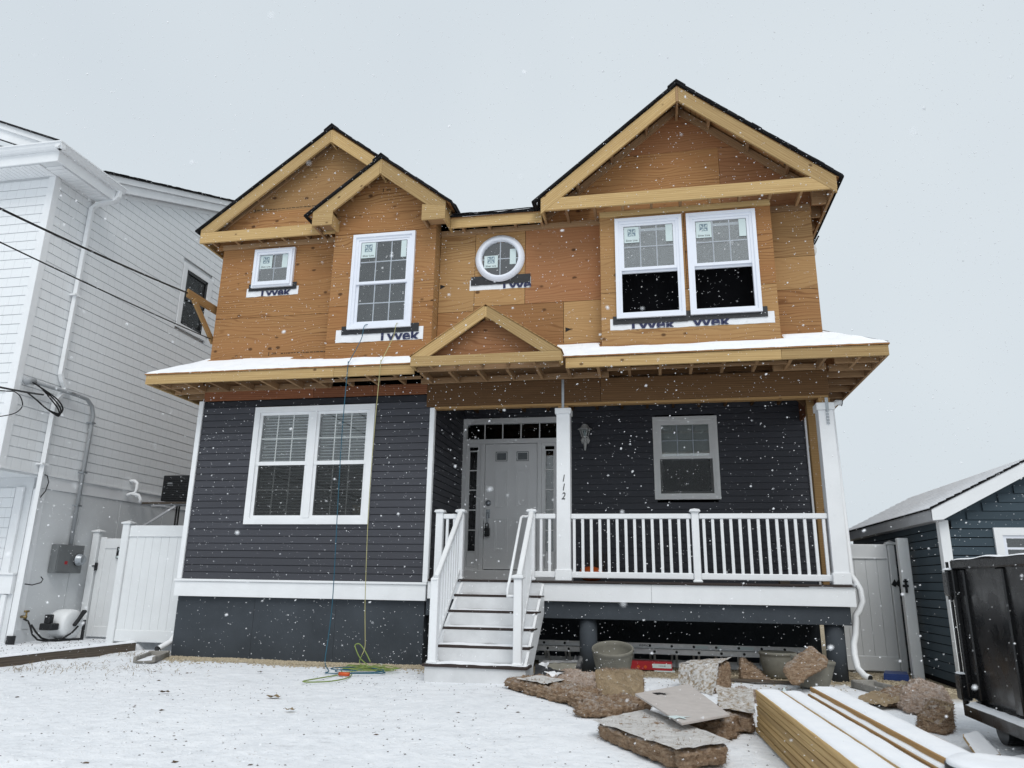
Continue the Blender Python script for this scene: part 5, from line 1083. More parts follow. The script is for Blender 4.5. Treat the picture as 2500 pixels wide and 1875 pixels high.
# pots
def pot_prof(s): return [(.0, .0), (.17*s, 0), (.18*s, .01), (.215*s, .12*s), (.238*s, .26*s), (.24*s, .29*s), (.25*s, .295*s), (.252*s, .325*s), (.243*s, .332*s), (.23*s, .325*s), (.225*s, .28*s), (.19*s, .09*s), (.0, .09*s)]
def pot(label, c, s=1.0, M=None):
    o = MB().lathe(pot_prof(s), c, 48, M).build('planter_pot', 'pot_clay', None, True); return tag(o, label, 'pot')
pt = pot('round grey planter pot with a thick rim standing open before the pier', (.42, -.36, .02), 1.0, Matrix.Rotation(R(15), 3, 'X'))
for k in range(5): MB().lathe([(.2195+k*.006, .135+k*.03), (.2225+k*.006, .138+k*.03), (.2205+k*.006, .141+k*.03)], (.42, -.36, .02), 48, Matrix.Rotation(R(15), 3, 'X')).build('ring_groove', 'pot_clay', pt, True)
pot('grey planter pot tipped over under a brown insulation lump by the corner pier', (2.63, -.62, .0), .95, Matrix.Rotation(R(8), 3, 'Y'))
pot('grey planter pot half hidden behind the ladder end', (2.42, .25, 0), .9)
y2 = lambda a, b: (1500+a*.3165, 1475+b*.3165)
fq = [at(*y2(*c), y=yy) for c, yy in (((1290, 525), -1.02), ((1385, 655), -1.10), ((1665, 475), -.98), ((1520, 350), -.88))]
batt('lump of brown insulation draped over the tipped pot', fq, [p+Vector((.03, .16, .05)) for p in fq], seed=9, amp=.016, paper=None, n=18)
# chunks by the ladder
C = batt('wedge of insulation with frosted brown paper standing beyond the gypsum sheet', [(1.19, -1.12, 0), (1.53, -1.58, 0), (1.75, -1.20, 0), (1.32, -.72, 0)], [(1.20, -1.06, .235), (1.60, -1.30, .27), (1.74, -1.12, .315), (1.36, -.78, .25)], seed=10, amp=.014, paper=None)
sheet('paper_facing', 'kraft_dusted', C, [(1.165, -1.14, .02), (1.50, -1.62, 0), (1.60, -1.33, .285), (1.18, -1.06, .245)], 20, .014, 7, 11); sheet('paper_facing', 'kraft_dusted', C, [(1.18, -1.07, .247), (1.62, -1.32, .285), (1.75, -1.1, .33), (1.36, -.76, .262)], 18, .01, 8, 12)
batt('small mossy lump of insulation leaning on the ladder', [(1.90, -.30, 0), (2.28, -.20, 0), (2.26, .0, 0), (1.92, .02, 0)], [(1.93, -.18, .25), (2.12, -.12, .12), (2.14, .0, .12), (1.96, .02, .25)], seed=13, amp=.018, paper=None)
E_ = batt('crushed roll of paper-faced insulation against the lumber stack', [(1.42, -3.45, 0), (1.66, -3.66, 0), (1.74, -2.5, 0), (1.48, -2.55, 0)], [(1.44, -3.36, .13), (1.66, -3.5, .12), (1.78, -2.5, .17), (1.50, -2.55, .19)], seed=14, amp=.022, paper=None, n=20)
sheet('paper_facing', 'kraft_dusted', E_, [(1.43, -3.44, .15), (1.69, -3.52, .135), (1.79, -2.55, .19), (1.46, -2.55, .215)], 22, .02, 6, 15)
batt('tuft of pink insulation behind the crushed roll', [(1.66, -2.05, 0), (1.98, -2.0, 0), (1.95, -1.75, 0), (1.70, -1.75, 0)], [(1.68, -2.02, .11), (1.94, -1.98, .08), (1.92, -1.78, .08), (1.72, -1.78, .11)], 'wool_pink', None, 14, .03, 16)
# by the alley and dumpster
Fb = batt('torn strip of insulation with curled paper end near the splash block', [(2.92, -1.78, 0), (3.22, -2.0, 0), (3.5, -1.35, 0), (3.2, -1.2, 0)], [(2.95, -1.75, .04), (3.22, -1.95, .11), (3.46, -1.38, .16), (3.2, -1.25, .10)], seed=17, amp=.026, paper=None)
sheet('paper_facing', 'kraft_bare', Fb, [(2.80, -1.85, .06), (3.02, -2.0, .02), (3.2, -1.95, .09), (3.05, -1.6, .11)], 12, .02, 9, 18, .03)
batt('big tan heap of insulation lying against the dumpster corner', [(3.08, -2.10, 0), (3.36, -2.55, 0), (3.66, -1.9, 0), (3.48, -1.15, 0)], [(3.14, -2.02, .11), (3.38, -2.40, .11), (3.62, -1.85, .21), (3.50, -1.25, .23)], 'wool_pink', None, 26, .03, 19)
batt('hunk of brown insulation tipped up beside the dumpster skid', [(2.93, -3.06, 0), (3.10, -3.30, 0), (3.26, -3.05, .0), (3.12, -2.78, 0)], [(2.99, -3.02, .10), (3.08, -3.24, .08), (3.30, -2.96, .20), (3.18, -2.80, .22)], seed=20, amp=.014, paper='kraft_bare', pl=-.01)
# ladder under the porch
LD = empty('extension_ladder', (1.1, .85, 0), 'aluminium extension ladder lying on its side under the porch', 'ladder')
for y, z, x0, x1 in ((.78, .255, -.78, 2.93), (.73, .185, -.70, 2.5)):
    mb = MB().prism([(y, z), (y+.012, z), (y+.012, z+.05), (y, z+.06)], x0, x1, 'x'); mb.box(x0, x1, y-.014, y+.02, z-.004, z+.003, 0); mb.box(x0, x1, y-.014, y+.02, z+.055, z+.062, 0); mb.build('rail', 'aluminium', LD)
    for k in range(13): 
        x = -.6+k*.29+(.06 if z < .2 else 0)
        if x0 < x < x1: MB().tube([(x, y-.003, z+.029), (x, y+.01, z+.029)], .018, 12).build('rung_end', 'black_plastic', LD)
mb = MB().box(-.78, 2.93, 1.0, 1.02, .03, .09, .002); mb.build('rail', 'aluminium', LD); mb = MB().box(-.7, 2.5, .95, .97, .0, .055, .002); mb.build('rail', 'aluminium', LD)
for k in range(13):
    x = -.6+k*.29
    for dx, y0, z0, y_, z_, e in ((0, .79, .27, 1.01, .06, 2.93), (.06, .74, .20, .96, .02, 2.5)):
        if x+dx < e-.05: MB().tube([(x+dx, y0, z0), (x+dx, y_, z_)], .016, 8).build('rung', 'aluminium', LD)
text('rail_lettering', 'WERNER', .04, (.78, .7775, .285), 'ink_black', LD, shear=.2)
for x, wd in ((1.45, .16), (1.72, .06), (2.0, .20)): box('rail_label', 'label_paper', LD, x, x+wd, .7775, .7785, .268, .302, 0)
rb = empty('carton', (.88, .42, 0), 'flat red carton with a white end label lying on the gravel behind the pot', 'box'); c0 = box('carton_body', 'red_print', rb, .60, 1.13, .36, .56, .015, .12, .004); box('end_label', 'label_paper', rb, .88, 1.12, .3565, .359, .045, .095, 0); box('packing', 'label_paper', rb, .90, 1.16, .33, .5, .0, .014, .003)
for x in (.70, .79): MB().prism([(x, .078), (x+.025, .053), (x, .028), (x-.025, .053)], .3565, .359).build('hazard_mark', 'orange_plastic', rb)
mb = MB().add([(.94+i*.011, .3555, .055+((i*7) % 3)*.004) for i in range(0)], []); text('label_lettering', '112-54 08', .022, (1.0, .356, .07), 'ink_black', rb)
# splash blocks
def splash(label, c, rz, L=.62, W=.30):
    M = Matrix.Rotation(rz, 3, 'Z'); mb = MB(); mb.box(0, L, -W/2, -W/2+.04, 0, .075, .008); mb.box(0, L, W/2-.04, W/2, 0, .075, .008); mb.box(-.04, .03, -W/2, W/2, 0, .085, .008); mb.box(0, L, -W/2+.03, W/2-.03, 0, .02, .004)
    mb.v = [M @ p+Vector(c) for p in mb.v]; o = mb.build('splash_block', 'concrete'); tag(o, label, 'splash block')
    s = [M @ Vector(p)+Vector(c) for p in ((.04, -W/2+.045, .021), (L, -W/2+.045, .021), (L, W/2-.045, .021), (.04, W/2-.045, .021))]; snow_sheet('snow_cover', o, s, 16, 8, lambda u, v, p: .01*(.7+.6*noise.noise(p*9)))
splash('concrete splash block with snow under the downspout by the charcoal corner', (-5.90, -.16, .0), R(-68), .72, .27); splash('concrete splash block with snow beside the corner pier', (3.22, -.50, .0), R(-75), .70, .28)
# downspouts of the house
pts = [(3.52, .42, 3.50), (3.46, .42, 3.51), (3.40, .41, 3.47), (3.375, .40, 3.38), (3.375, .25, 1.24), (3.40, .2, 1.17), (3.445, .17, 1.06), (3.45, .15, .92), (3.41, .15, .82), (3.36, .15, .76), (3.345, .14, .66), (3.33, .13, .54), (3.29, .10, .42), (3.275, .05, .30), (3.28, -.02, .16), (3.32, -.14, .09), (3.36, -.2, .075)]
d2_ = MB().tube(pts, .038, 12).build('downspout', 'white_pvc', None, True); tag(d2_, 'white downspout with elbows winding down beside the right porch column', 'downspout')
MB().tube([(3.525, .42, 3.497), (3.528, .42, 3.4965)], .042, 14).build('open_end', 'black_plastic', d2_); MB().tube([(3.358, -.197, .0755), (3.362, -.205, .0745)], .034, 12).build('open_end', 'black_plastic', d2_)
d3_ = MB().tube([(-5.93, .30, 3.86), (-5.98, .28, 3.80), (-5.98, .26, 3.70), (-5.93, .24, 3.62), (-5.915, .24, 3.5), (-5.915, .20, .30), (-5.93, .1, .18), (-5.97, -.04, .12), (-5.98, -.08, .10)], .04, 8).build('downspout', 'white_pvc', None, True); tag(d3_, 'white downspout behind the left corner trim of the charcoal wall', 'downspout')
MB().tube([(-5.979, -.075, .103), (-5.985, -.10, .09)], .046, 8).build('outlet', 'black_plastic', d3_)
# porch lantern
LN = empty('porch_lantern', (-.105, 1.95, 3.18), 'white wall lantern with clear glass beside the front door', 'lantern')
mb = MB().lathe([(0, .0), (.075, .0), (.075, .012), (.06, .022), (0, .022)], (-.105, 2.03, 3.365), 8, Matrix.Rotation(R(90), 3, 'X')); mb.build('back_plate', 'lantern_white', LN)
MB().tube([(-.105, 2.02, 3.345), (-.105, 1.95, 3.31), (-.105, 1.93, 3.37), (-.105, 1.93, 3.41)], .013, 8).build('arm', 'lantern_white', LN, True); MB().lathe([(.0, -.05), (.012, -.04), (.02, .0), (.028, .09), (.02, .10)], (-.105, 1.95, 3.23), 10).build('finial', 'lantern_white', LN, True)
cg = MB()
for k in range(6):
    a = math.pi/3*k; cg.tube([(-.105+.05*math.cos(a), 1.93+.05*math.sin(a), 3.41), (-.105+.085*math.cos(a), 1.93+.085*math.sin(a), 3.53)], .006, 6)
cg.lathe([(0, 0), (.05, 0), (.055, .012), (0, .012)], (-.105, 1.93, 3.40), 6); cg.build('cage', 'lantern_white', LN); MB().lathe([(.046, 3.412), (.082, 3.53)], (-.105, 1.93, 0), 6).build('glass', 'glass', LN); MB().lathe([(.115, 3.53), (.115, 3.54), (.07, 3.565), (.045, 3.61), (.028, 3.62), (0, 3.62)], (-.105, 1.93, 0), 6).build('hood', 'lantern_white', LN); MB().lathe([(0, 3.42), (.014, 3.43), (.022, 3.47), (.012, 3.505), (0, 3.51)], (-.105, 1.93, 0), 12).build('bulb', 'label_paper', LN, True)
# things on the porch
pk = empty('pumpkin', (0.0, 1.55, 1.115), 'orange pumpkin on the porch floor behind the balusters', 'pumpkin')
mb = MB(); nk = 40
for j in range(11):
    for k in range(nk):
        a, b = 2*math.pi*k/nk, -math.pi/2+math.pi*j/10; r = (.17*math.cos(b))*(1-.10*abs(math.sin(a*5)))+.004; mb.v.append(Vector((.0+r*math.cos(a)*1.1, 1.55+r*math.sin(a), 1.225+.11*math.sin(b))))
mb.f = [(j*nk+k, j*nk+(k+1) % nk, (j+1)*nk+(k+1) % nk, (j+1)*nk+k) for j in range(10) for k in range(nk)]; mb.build('body', 'orange_squash', pk, True); MB().tube([(0, 1.55, 1.32), (.01, 1.55, 1.36), (.03, 1.55, 1.39)], [.02, .014, .012], 8).build('stem', 'twig_brown', pk, True)
wr = MB()
for k in range(60): a = random.uniform(0, 6.28); r = random.uniform(.0, .14); p = Vector((.06+r*math.cos(a), 1.78, 1.16)); wr.tube([p, p+Vector((random.uniform(-.08, .08), random.uniform(-.05, .05), random.uniform(.2, .42)))], .004, 4)
wr = wr.build('dried_stalks', 'twig_brown'); tag(wr, 'dark bundle of dried stalks behind the orange pumpkin', 'stalks')
bc = box('small_crate', 'old_timber', None, 2.72, 2.86, 1.60, 1.74, 1.115, 1.21, .006); tag(bc, 'small brown box on the porch floor near the rough post', 'box')
# blue case by the alley gate
bl = empty('tool_case', (3.9, .55, 0), 'flat blue plastic case on the gravel at the alley gate', 'case'); q = [(3.66, .38, .0), (3.93, .32, .0), (4.03, .72, .0), (3.78, .76, 0)]
MB().hexa(q, lift(q, .055)).build('case_body', 'blue_plastic', bl); MB().hexa([Vector(p)*.98+Vector((.076, .012, .056)) for p in q], [Vector(p)*.97+Vector((.115, .016, .075)) for p in q]).build('case_lid', 'blue_plastic', bl)
# air hoses hanging from the bay window and coiled on the ground
def hose(name, label, mat, pts, r=.006):
    P = [Vector(p) for p in pts]; out = []
    for i in range(len(P)-1):
        a, b, c, d = P[max(0, i-1)], P[i], P[i+1], P[min(len(P)-1, i+2)]
        for k in range(8):
            u = k/8; out.append(.5*((2*b)+(c-a)*u+(2*a-5*b+4*c-d)*u*u+(3*b-a-3*c+d)*u**3))
    out.append(P[-1]); return tag(MB().tube(out, r, 6).build(name, mat, None, True), label, 'hose')
def hp(px, py, y): return at(px, py, y=y)
h1 = [(-3.10, -.10, 4.78), (-3.16, -.235, 4.735), (-3.17, -.30, 4.5), (-3.185, -.62, 4.06), (-3.19, -.645, 3.97), (-3.22, -.60, 3.0), (-3.245, -.50, 2.0), (-3.28, -.36, .85), (-3.30, -.36, .35), (-3.22, -.58, .07), (-2.95, -1.05, .02), (-2.86, -1.25, .018)]
for k in range(16): a = k*.75; h1.append((-2.58+.30*math.cos(a)*(1+.15*math.sin(k)), -1.08+.22*math.sin(a), .02+.003*k))
hose('air_hose', 'blue air hose hanging from the tall window down to the yard', 'hose_blue', h1, .006)
h2 = [(-2.67, -.10, 4.77), (-2.665, -.235, 4.735), (-2.68, -.30, 4.5), (-2.70, -.62, 4.06), (-2.705, -.648, 3.97), (-2.76, -.58, 3.0), (-2.80, -.50, 2.0), (-2.80, -.42, .9), (-2.77, -.42, .45), (-2.75, -.44, .25), (-2.76, -.5, .16)]
hose('air_hose', 'pale yellow hose hanging from the tall window to the coil', 'hose_yellow', h2, .005)
h3 = [(-2.76, -.5, .16), (-2.72, -.62, .06)]
for k in range(52):
    a = k*.83; rr = .10+.07*math.sin(k*1.7)+.05*math.sin(k*.37); h3.append((-2.52+.05*math.sin(k*.9)+rr*1.6*math.cos(a), -.84+rr*1.3*math.sin(a), .02+.0010*k+.014*math.sin(k*2.3)))
hose('air_hose', 'bright green hose tangled in a coil on the snow before the foundation', 'hose_green', h3, .0055)
hose('air_hose', 'loose loop of green hose reaching out of the coil over the snow', 'hose_green', [(-2.55, -1.3, .02), (-2.50, -1.55, .012), (-2.56, -1.85, .012), (-2.72, -1.98, .012), (-2.84, -1.95, .012), (-2.80, -1.7, .012), (-2.72, -1.4, .014), (-2.64, -1.2, .02)], .007)
hose('air_hose', 'standing loop of green hose against the charcoal foundation', 'hose_green', [(-2.62, -.62, .05), (-2.78, -.5, .12), (-2.88, -.42, .22), (-2.90, -.40, .27), (-2.84, -.40, .28), (-2.74, -.45, .20), (-2.64, -.5, .08)], .0075)
oc = MB().tube([(-2.68, -1.36, .03), (-2.55, -1.38, .03)], .022, 10).build('hose_coupler', 'orange_plastic', None, True); tag(oc, 'orange hose coupler lying beside the tangled coil', 'coupler')
# lumber stack, every board by itself
DIR = Vector((.052, -1, 0)).normalized(); SD = Vector((1, .052, 0)).normalized(); O = Vector((1.70, -3.5, 0))
def plank(label, s, z, L=3.9, w_=.184, off=0, h=.0358, snow=False, mat='lumber'):
    a = O+SD*(s+w_/2)+DIR*off+Vector((0, 0, z+h/2)); o = beam('lumber_board', mat, None, a+SD*random.uniform(-.003, .003), a+DIR*L+SD*random.uniform(-.006, .006), w_, h, b=.0045); tag(o, label, 'lumber', 'boards in the lumber stack')
    if snow:
        n_ = 70; mb = MB(); v = []; hw = w_/2
        for i in range(n_+1):
            for j, k in ((-1, -.004), (-.9, .007), (-.5, .011), (0, .012), (.5, .011), (.9, .007), (1, -.004)):
                x = L*i/n_; e = .008*noise.noise(Vector((x*6+s*9, j*3, z))); v.append(a+DIR*x+SD*(j*(hw-.007)-abs(j)*j*.2*abs(e))+Vector((0, 0, h/2+(k+.5*e if 0 < i < n_ else -.004))))
        mb.add(v, [(i*7+j, i*7+j+1, i*7+j+8, i*7+j+7) for i in range(n_) for j in range(6)]); mb.build('snow_cover', 'snow', o, True)
    return o
ORD = ('lowest', 'second', 'third', 'fourth', 'fifth', 'sixth', 'seventh', 'eighth')
SEEN = {}
def sl(colm):
    k = SEEN.get(colm, 0); SEEN[colm] = k+1; return '%s board up in the %s of the lumber stack' % (ORD[k], colm)
CA, CB, CC, CD = 'column beside the insulation heap', 'column second from the insulation heap', 'column under the raised plank', 'column beside the bucket'
for k in range(2):
    plank(sl(CA), -.02+.014*k, .003+k*.038, off=.01); plank(sl(CB), .19, .003+k*.038, off=.02); plank(sl(CC), .385, .003+k*.038, off=.03, w_=.135); plank(sl(CD), .53, .003+k*.038, w_=.184, off=.1)
for k in range(5):
    plank(sl(CA), .0+(.0, .006, -.004, .003, .001)[k], .079+k*.038, off=-.012*(k % 2)+.006*k); plank(sl(CB), .187, .079+k*.038, off=.015*(k % 3))
    if k < 4: plank(sl(CC), .375, .079+k*.038, off=.02*(k % 2), w_=.14)
    if k < 3: plank(sl(CD), .53, .079+k*.038, w_=.14, off=.1)
plank('snowy top board beside the insulation heap, at the edge of the stack', .0, .269, snow=True); plank('snowy top board second from the insulation heap', .187, .269, snow=True, off=.03, w_=.15)
plank('low snowy board beside the raised pair in the lumber stack', .338, .231, snow=True, off=.15, w_=.034); plank('narrow brown board under the raised top plank of the stack', .376, .262, w_=.145, off=.07, snow=True, mat='treated_post'); plank('raised snowy plank on top of the lumber stack', .415, .301, w_=.184, off=-.02, snow=True, mat='treated_post')
plank('snowy board lying low on the dumpster side of the stack', .53, .20, w_=.14, off=.05, snow=True); plank('snowy board on the ground at the dumpster side of the stack', .72, .005, w_=.14, off=.2, snow=True)
# snow topped bucket and scraps by the dumpster
bk = empty('bucket', (2.45, -6.6, -.1), 'dark bucket heaped with snow beside the lumber stack', 'bucket')
d_ = _f+_r*((2436-1250)/FPX)-_u*((1872-937.5)/FPX); bc_ = Vector(CAMP)+d_*3.2; bz = bc_.z
MB().lathe([(0, -.2), (.17, -.2), (.195, bz-.04), (.205, bz-.035), (.205, bz-.005), (.195, bz-.002), (.19, bz-.03)], (bc_.x, bc_.y, 0), 48).build('pail', 'black_plastic', bk, True); mb = MB().lathe([(.198, bz-.012), (.197, bz+.008), (.185, bz+.018), (.12, bz+.024), (.05, bz+.026), (0, bz+.026)], (bc_.x, bc_.y, 0), 48)
mb.v = [p+Vector((0, 0, .008*noise.noise(p*11))) for p in mb.v]; mb.build('snow_cover', 'snow', bk, True)
def scrap(label, q, th, mat='gypsum_paper', snow=True):
    q = [Vector(p) for p in q]; o = MB().hexa(lift(q, -th), q).build('scrap_board', mat); tag(o, label, 'board')
    if snow: snow_sheet('snow_cover', o, lift(q, .001), 14, 10, lambda u, v, p: .008*(.9+.5*noise.noise(p*12))-(.008 if min(u, v, 1-u, 1-v) < .01 else 0))
scrap('snowy offcut of board propped beside the dumpster wheel', [(2.95, -4.30, .05), (3.14, -4.14, .05), (3.22, -3.58, .10), (3.05, -3.78, .10)], .025, 'lumber'); scrap('snowy sheet of scrap lying beyond the bucket', [(3.02, -4.55, .03), (3.3, -4.55, .03), (3.30, -4.1, .05), (3.12, -4.2, .04)], .012)
scrap('flat snowy scrap between the lumber and the bucket', [(2.70, -4.5, .025), (2.95, -4.55, .03), (2.98, -4.15, .04), (2.80, -4.12, .03)], .012); o = MB().prism([(2.77, .0), (2.80, .10), (2.83, .10), (2.90, .0)], -4.30, -4.26).build('wood_offcut', 'treated_post'); tag(o, 'small triangular wood offcut sticking up from the snow', 'offcut')
beam_ = beam('wood_offcut', 'lumber_shade', None, (2.60, -4.72, .04), (2.78, -4.68, .04), .09, .04); tag(beam_, 'short brown block end lying at the foot of the snowy stack', 'offcut')
o = MB().add([(2.20, -1.32, .0), (2.28, -1.30, 0), (2.24, -1.30, .075), (2.23, -1.26, 0)], [(0, 1, 2), (1, 3, 2), (3, 0, 2)]).build('paper_scrap', 'label_paper'); tag(o, 'little white scrap of paper poking out of the snow by the tipped pot', 'paper')
beam_ = beam('edging_strip', 'old_timber', None, (1.3, -.30, .012), (2.75, -.36, .012), .05, .03); tag(beam_, 'thin dark strip of timber on the ground before the ladder', 'timber')
# ================================================================ WIRES
def wire(label, a, b, r=.011, sag=.15, n=24, name='overhead_wire', mat='cable_black'):
    a, b = Vector(a), Vector(b); pts = [a.lerp(b, i/n)-Vector((0, 0, sag*4*(i/n)*(1-i/n))) for i in range(n+1)]
    return tag(MB().tube(pts, r, 6).build(name, mat, None, True), label, 'wire', 'overhead service wires')
wire('thick twisted service cable running to the wooden arm', at(-900, 60, y=-7.5), (-5.95, -.56, 5.30), .013, .06)
w_ = wire('thin straight wire passing below the twisted cable to the side wall', at(-700, 245, y=-6.5), (-5.93, .35, 4.80), .009, .05)
wire('upper of two wires meeting the neighbour weatherhead', at(-420, 836, y=-6.0), (-8.33, -.42, 3.80), .013, .04); wire('lower of two wires meeting the neighbour weatherhead', at(-420, 868, y=-6.0), (-8.33, -.95, 3.72), .010, .06)
dl = MB()
def smooth(P, n=6):
    P = [Vector(p) for p in P]; out = []
    for i in range(len(P)-1):
        a, b, c, d = P[max(0, i-1)], P[i], P[i+1], P[min(len(P)-1, i+2)]
        out += [.5*((2*b)+(c-a)*u+(2*a-5*b+4*c-d)*u*u+(3*b-a-3*c+d)*u**3) for u in [k/n for k in range(n)]]
    return out+[P[-1]]
for k in range(3): dl.tube(smooth([(-8.36, -.66, 3.95), (-8.33, -.50, 3.90), (-8.33, -.15-.05*k, 3.80-.02*k), (-8.33, .0-.04*k, 3.68-.02*k), (-8.33, -.06, 3.58-.02*k), (-8.33, -.3, 3.60), (-8.33, -.55, 3.70), (-8.33, -.72, 3.76)]), .012, 6)
dl = dl.build('drip_loop', 'cable_black', None, True); tag(dl, 'bundle of black drip loops hanging from the weatherhead', 'cable')
tl = MB().tube(smooth([(-8.33, -.95, 3.72), (-8.36, -.80, 3.68), (-8.37, -.72, 3.55), (-8.40, -.80, 3.42), (-8.47, -.98, 3.33)]), .008, 6).build('cable_tail', 'cable_black', None, True); tag(tl, 'thin black cable tail curling back to the white corner board', 'cable')
for z, x1, lb_ in ((5.2, 40, 'highest'), (4.1, 46, 'middle'), (3.4, 52, 'lowest')): tag(MB().tube([(4, 70, z+.4), (x1, 75, z)], .03, 5).build('distant_wire', 'conduit_grey'), lb_+' faint far wire in the sky between house and shed', 'wire', 'far wires')
# ================================================================ LOOSE MATTER ON THE GROUND
def scatter(name, label, mat, n, place, size, sq=.6, seed=1):
    rg = np.random.default_rng(seed); base = np.array([(1, 0, 0), (0, 1, 0), (-1, 0, 0), (0, -1, 0), (0, 0, 1), (0, 0, -1)], float); F = [(0, 1, 4), (1, 2, 4), (2, 3, 4), (3, 0, 4), (1, 0, 5), (2, 1, 5), (3, 2, 5), (0, 3, 5)]
    V = []; FF = []
    for i in range(n):
        x, y, z = place(rg); s = rg.uniform(*size); a = rg.uniform(0, 6.28); c, d = math.cos(a), math.sin(a); k = base*np.array([s, s*rg.uniform(.5, 1), s*sq])*rg.uniform(.75, 1.25, (6, 1))
        k = np.stack([k[:, 0]*c-k[:, 1]*d, k[:, 0]*d+k[:, 1]*c, k[:, 2]], 1)+(x, y, z+s*sq*.5); V.append(k); FF += [tuple(q+6*i for q in f) for f in F]
    me = bpy.data.meshes.new(name); me.from_pydata([tuple(p) for p in np.concatenate(V)], [], FF); me.materials.append(MATS[mat]); o = put(name, me, None, (0, 0, 0)); return tag(o, label, kind='stuff')
def gh(x, y): return yard_h(x, y)
def strip(rg):
    x = rg.uniform(-5.95, -1.68); y = .03-abs(rg.normal(0, .24)); return x, y, gh(x, y)
scatter('gravel', 'tan pea gravel along the foot of the charcoal foundation', 'gravel_stone', 6500, strip, (.009, .020), seed=2)
def under(rg):
    x = rg.uniform(-.5, 3.3); y = .9-abs(rg.normal(0, .65)); return x, y, gh(x, y)
scatter('gravel', 'pea gravel under the porch edge', 'gravel_stone', 2600, under, (.008, .018), seed=3)
def alley(rg):
    x = rg.uniform(3.35, 4.2); y = rg.uniform(-.9, 1.15); return x, y, gh(x, y)
scatter('gravel', 'grey tan gravel in the alley before the gate', 'gravel_stone', 2400, alley, (.008, .018), seed=4)
def yard(rg):
    while True:
        x = rg.uniform(-6.8, 2.6); y = rg.uniform(-6.3, -.4)
        if noise.noise(Vector((x*.9, y*.9, 5)))+rg.uniform(-.6, .6) > .05: break
    return x, y, gh(x, y)
scatter('leaf_litter', 'dark specks of leaf litter poking through the snow', 'twig_brown', 1500, yard, (.003, .011), .35, 5)
scatter('leaf_litter', 'brown leaf bits scattered over the snowy yard', 'leaf_brown', 60, yard, (.010, .026), .25, 6)
scatter('snow_crumbs', 'little lumps in the thin yard snow', 'snow', 2200, yard, (.006, .018), .22, 7)
def side_strip(rg):
    x = rg.uniform(-8.5, -6.95); y = rg.uniform(-2.5, 1.2); return x, y, gh(x, y)
scatter('leaf_litter', 'dark litter on the snowy strip beside the neighbour wall', 'twig_brown', 420, side_strip, (.004, .014), .4, 8)
gt = MB(); rg = random.Random(5)
for cx, cy, n_, sp in ((-6.5, -1.6, 70, .35), (-6.55, .0, 60, .3), (-6.2, .3, 50, .3), (-5.6, -1.25, 70, .45), (-5.0, -1.7, 40, .5), (-6.7, -1.9, 60, .25), (-6.1, -1.9, 30, .3)):
    for _ in range(n_):
        x, y = cx+rg.gauss(0, sp), cy+rg.gauss(0, sp*.6)
        if x < -6.8 or (y > 0 and x > -5.9): continue
        z = gh(x, y); a = rg.uniform(0, 6.28); L = rg.uniform(.04, .13); d = Vector((math.cos(a)*L, math.sin(a)*L, rg.uniform(.0, .035))); s_ = Vector((-math.sin(a), math.cos(a), .3))*.0025
        p = Vector((x, y, z+.003)); q = p+d*.5+Vector((0, 0, rg.uniform(.005, .03))); gt.add([p-s_, p+s_, q+s_, q-s_, p+d], [(0, 1, 2, 3), (3, 2, 4)])
gt = gt.build('dry_grass', 'grass_dry'); tag(gt, 'flattened dry grass showing through the snow by the timber edging', kind='stuff')
# a few curled leaves large enough to tell apart
for i, (px, py, lab) in enumerate(((401, 1690, 'dark curled leaf on the snow before the foundation'), (668, 1702, 'pale brown split leaf lying on the open snow'), (709, 1733, 'small tan leaf standing up out of the snow'), (635, 1641, 'tiny black leaf below the gravel strip'))):
    c = at(px, py, z=.01); s_ = (.055, .07, .045, .035)[i]; v = []; 
    for a in range(7):
        for b in range(3): u = a/6-.5; w2 = (b-1)*(.5-abs(u)*.8)*.7; v.append((c.x+s_*2*u, c.y+s_*2*w2+.3*s_*u, .012+s_*(.55*abs(w2)+.35*u*u+.12*math.sin(a*2+i))))
    o = MB().add(v, [(a*3+b, a*3+b+1, a*3+b+4, a*3+b+3) for a in range(6) for b in range(2)]).build('leaf', ('leaf_brown', 'grass_dry', 'grass_dry', 'twig_brown')[i], None, True); tag(o, lab, 'leaf')
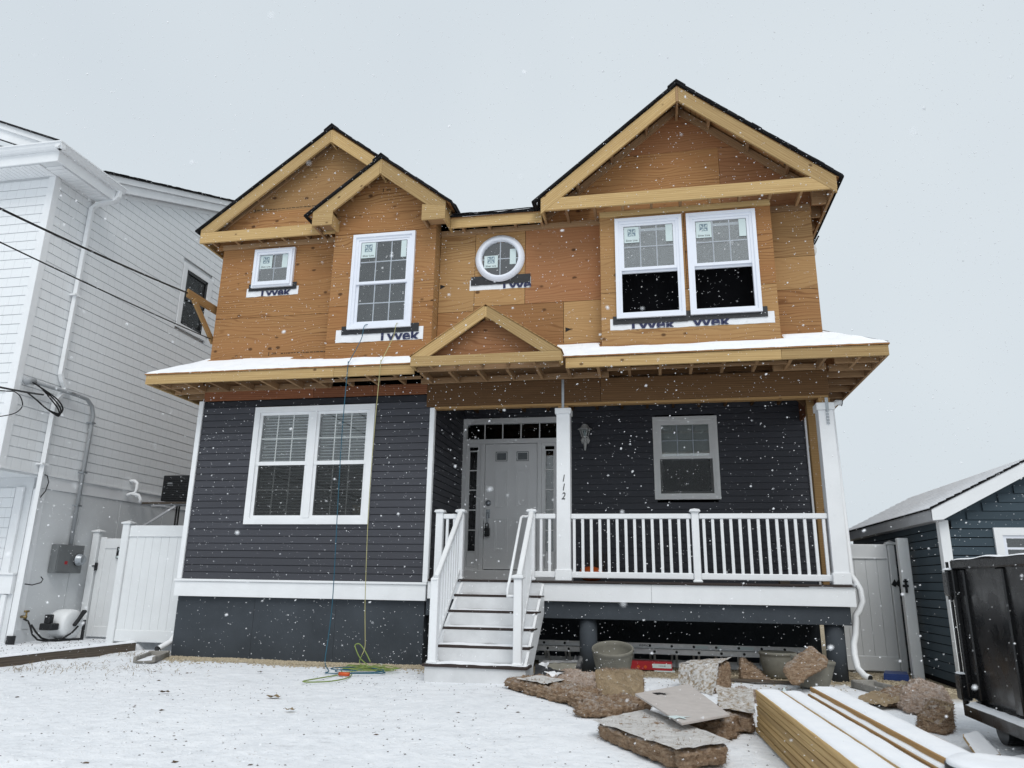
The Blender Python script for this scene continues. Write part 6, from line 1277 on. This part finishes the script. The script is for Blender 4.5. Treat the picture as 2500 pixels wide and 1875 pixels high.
# ================================================================ FALLING SNOW
bm = bmesh.new(); bmesh.ops.create_icosphere(bm, subdivisions=2, radius=1); ICO = (np.array([tuple(v.co) for v in bm.verts]), np.array([[v.index for v in f.verts] for f in bm.faces])); bm.free()
OCT = (np.array([(1, 0, 0), (0, 1, 0), (-1, 0, 0), (0, -1, 0), (0, 0, 1), (0, 0, -1)], float), np.array([(0, 1, 4), (1, 2, 4), (2, 3, 4), (3, 0, 4), (1, 0, 5), (2, 1, 5), (3, 2, 5), (0, 3, 5)]))
def flakes(n, lo, hi, size, near, far, shape, seed):
    """flakes between two distances from where one stands, clear of walls and ground"""
    base, F = shape; rg = np.random.default_rng(seed); P = rg.uniform(lo, hi, (n, 3))
    P = P[~((P[:, 1] > -.85) & (P[:, 0] > -6.6) & (P[:, 0] < 4)) & (P[:, 2] > .05) & ~((P[:, 0] > 3.2) & (P[:, 2] < 1.4)) & ~((P[:, 0] < -8) & (P[:, 1] > -1.4))]
    D = np.linalg.norm(P-np.array(CAMP), axis=1); P = P[(D > near) & (D <= far)]; m = len(P)
    s = np.minimum(rg.lognormal(math.log(size), .45, m), size*2.2); T = rg.normal(0, 1, (m, 3)); T[:, 2] -= 1.2; T[:, 0] += .8; T /= np.linalg.norm(T, axis=1)[:, None]
    V = base[None]*s[:, None, None]*rg.uniform(.75, 1.1, (m, len(base), 1)); V += T[:, None]*((base @ np.array([.3, .2, 1]))[None, :, None])*s[:, None, None]*rg.uniform(.1, .9, (m, 1, 1)); V += P[:, None]
    me = bpy.data.meshes.new('falling_snow'); FF = (F[None]+len(base)*np.arange(m)[:, None, None]).reshape(-1, 3)
    me.from_pydata(V.reshape(-1, 3).tolist(), [], FF.tolist()); me.polygons.foreach_set('use_smooth', [True]*len(me.polygons)); me.materials.append(MATS['flake']); o = put('falling_snow', me, None, (0, 0, 0)); return o
tag(flakes(72000, (-9.5, -9.9, 0), (6, .9, 8.5), .0027, 2.2, 30, OCT, 21), 'small snowflakes falling before the houses', kind='stuff'); tag(flakes(40000, (-9.5, -12, -.3), (6, .9, 8.5), .0019, .30, 2.2, ICO, 22), 'snowflakes drifting close by', kind='stuff')
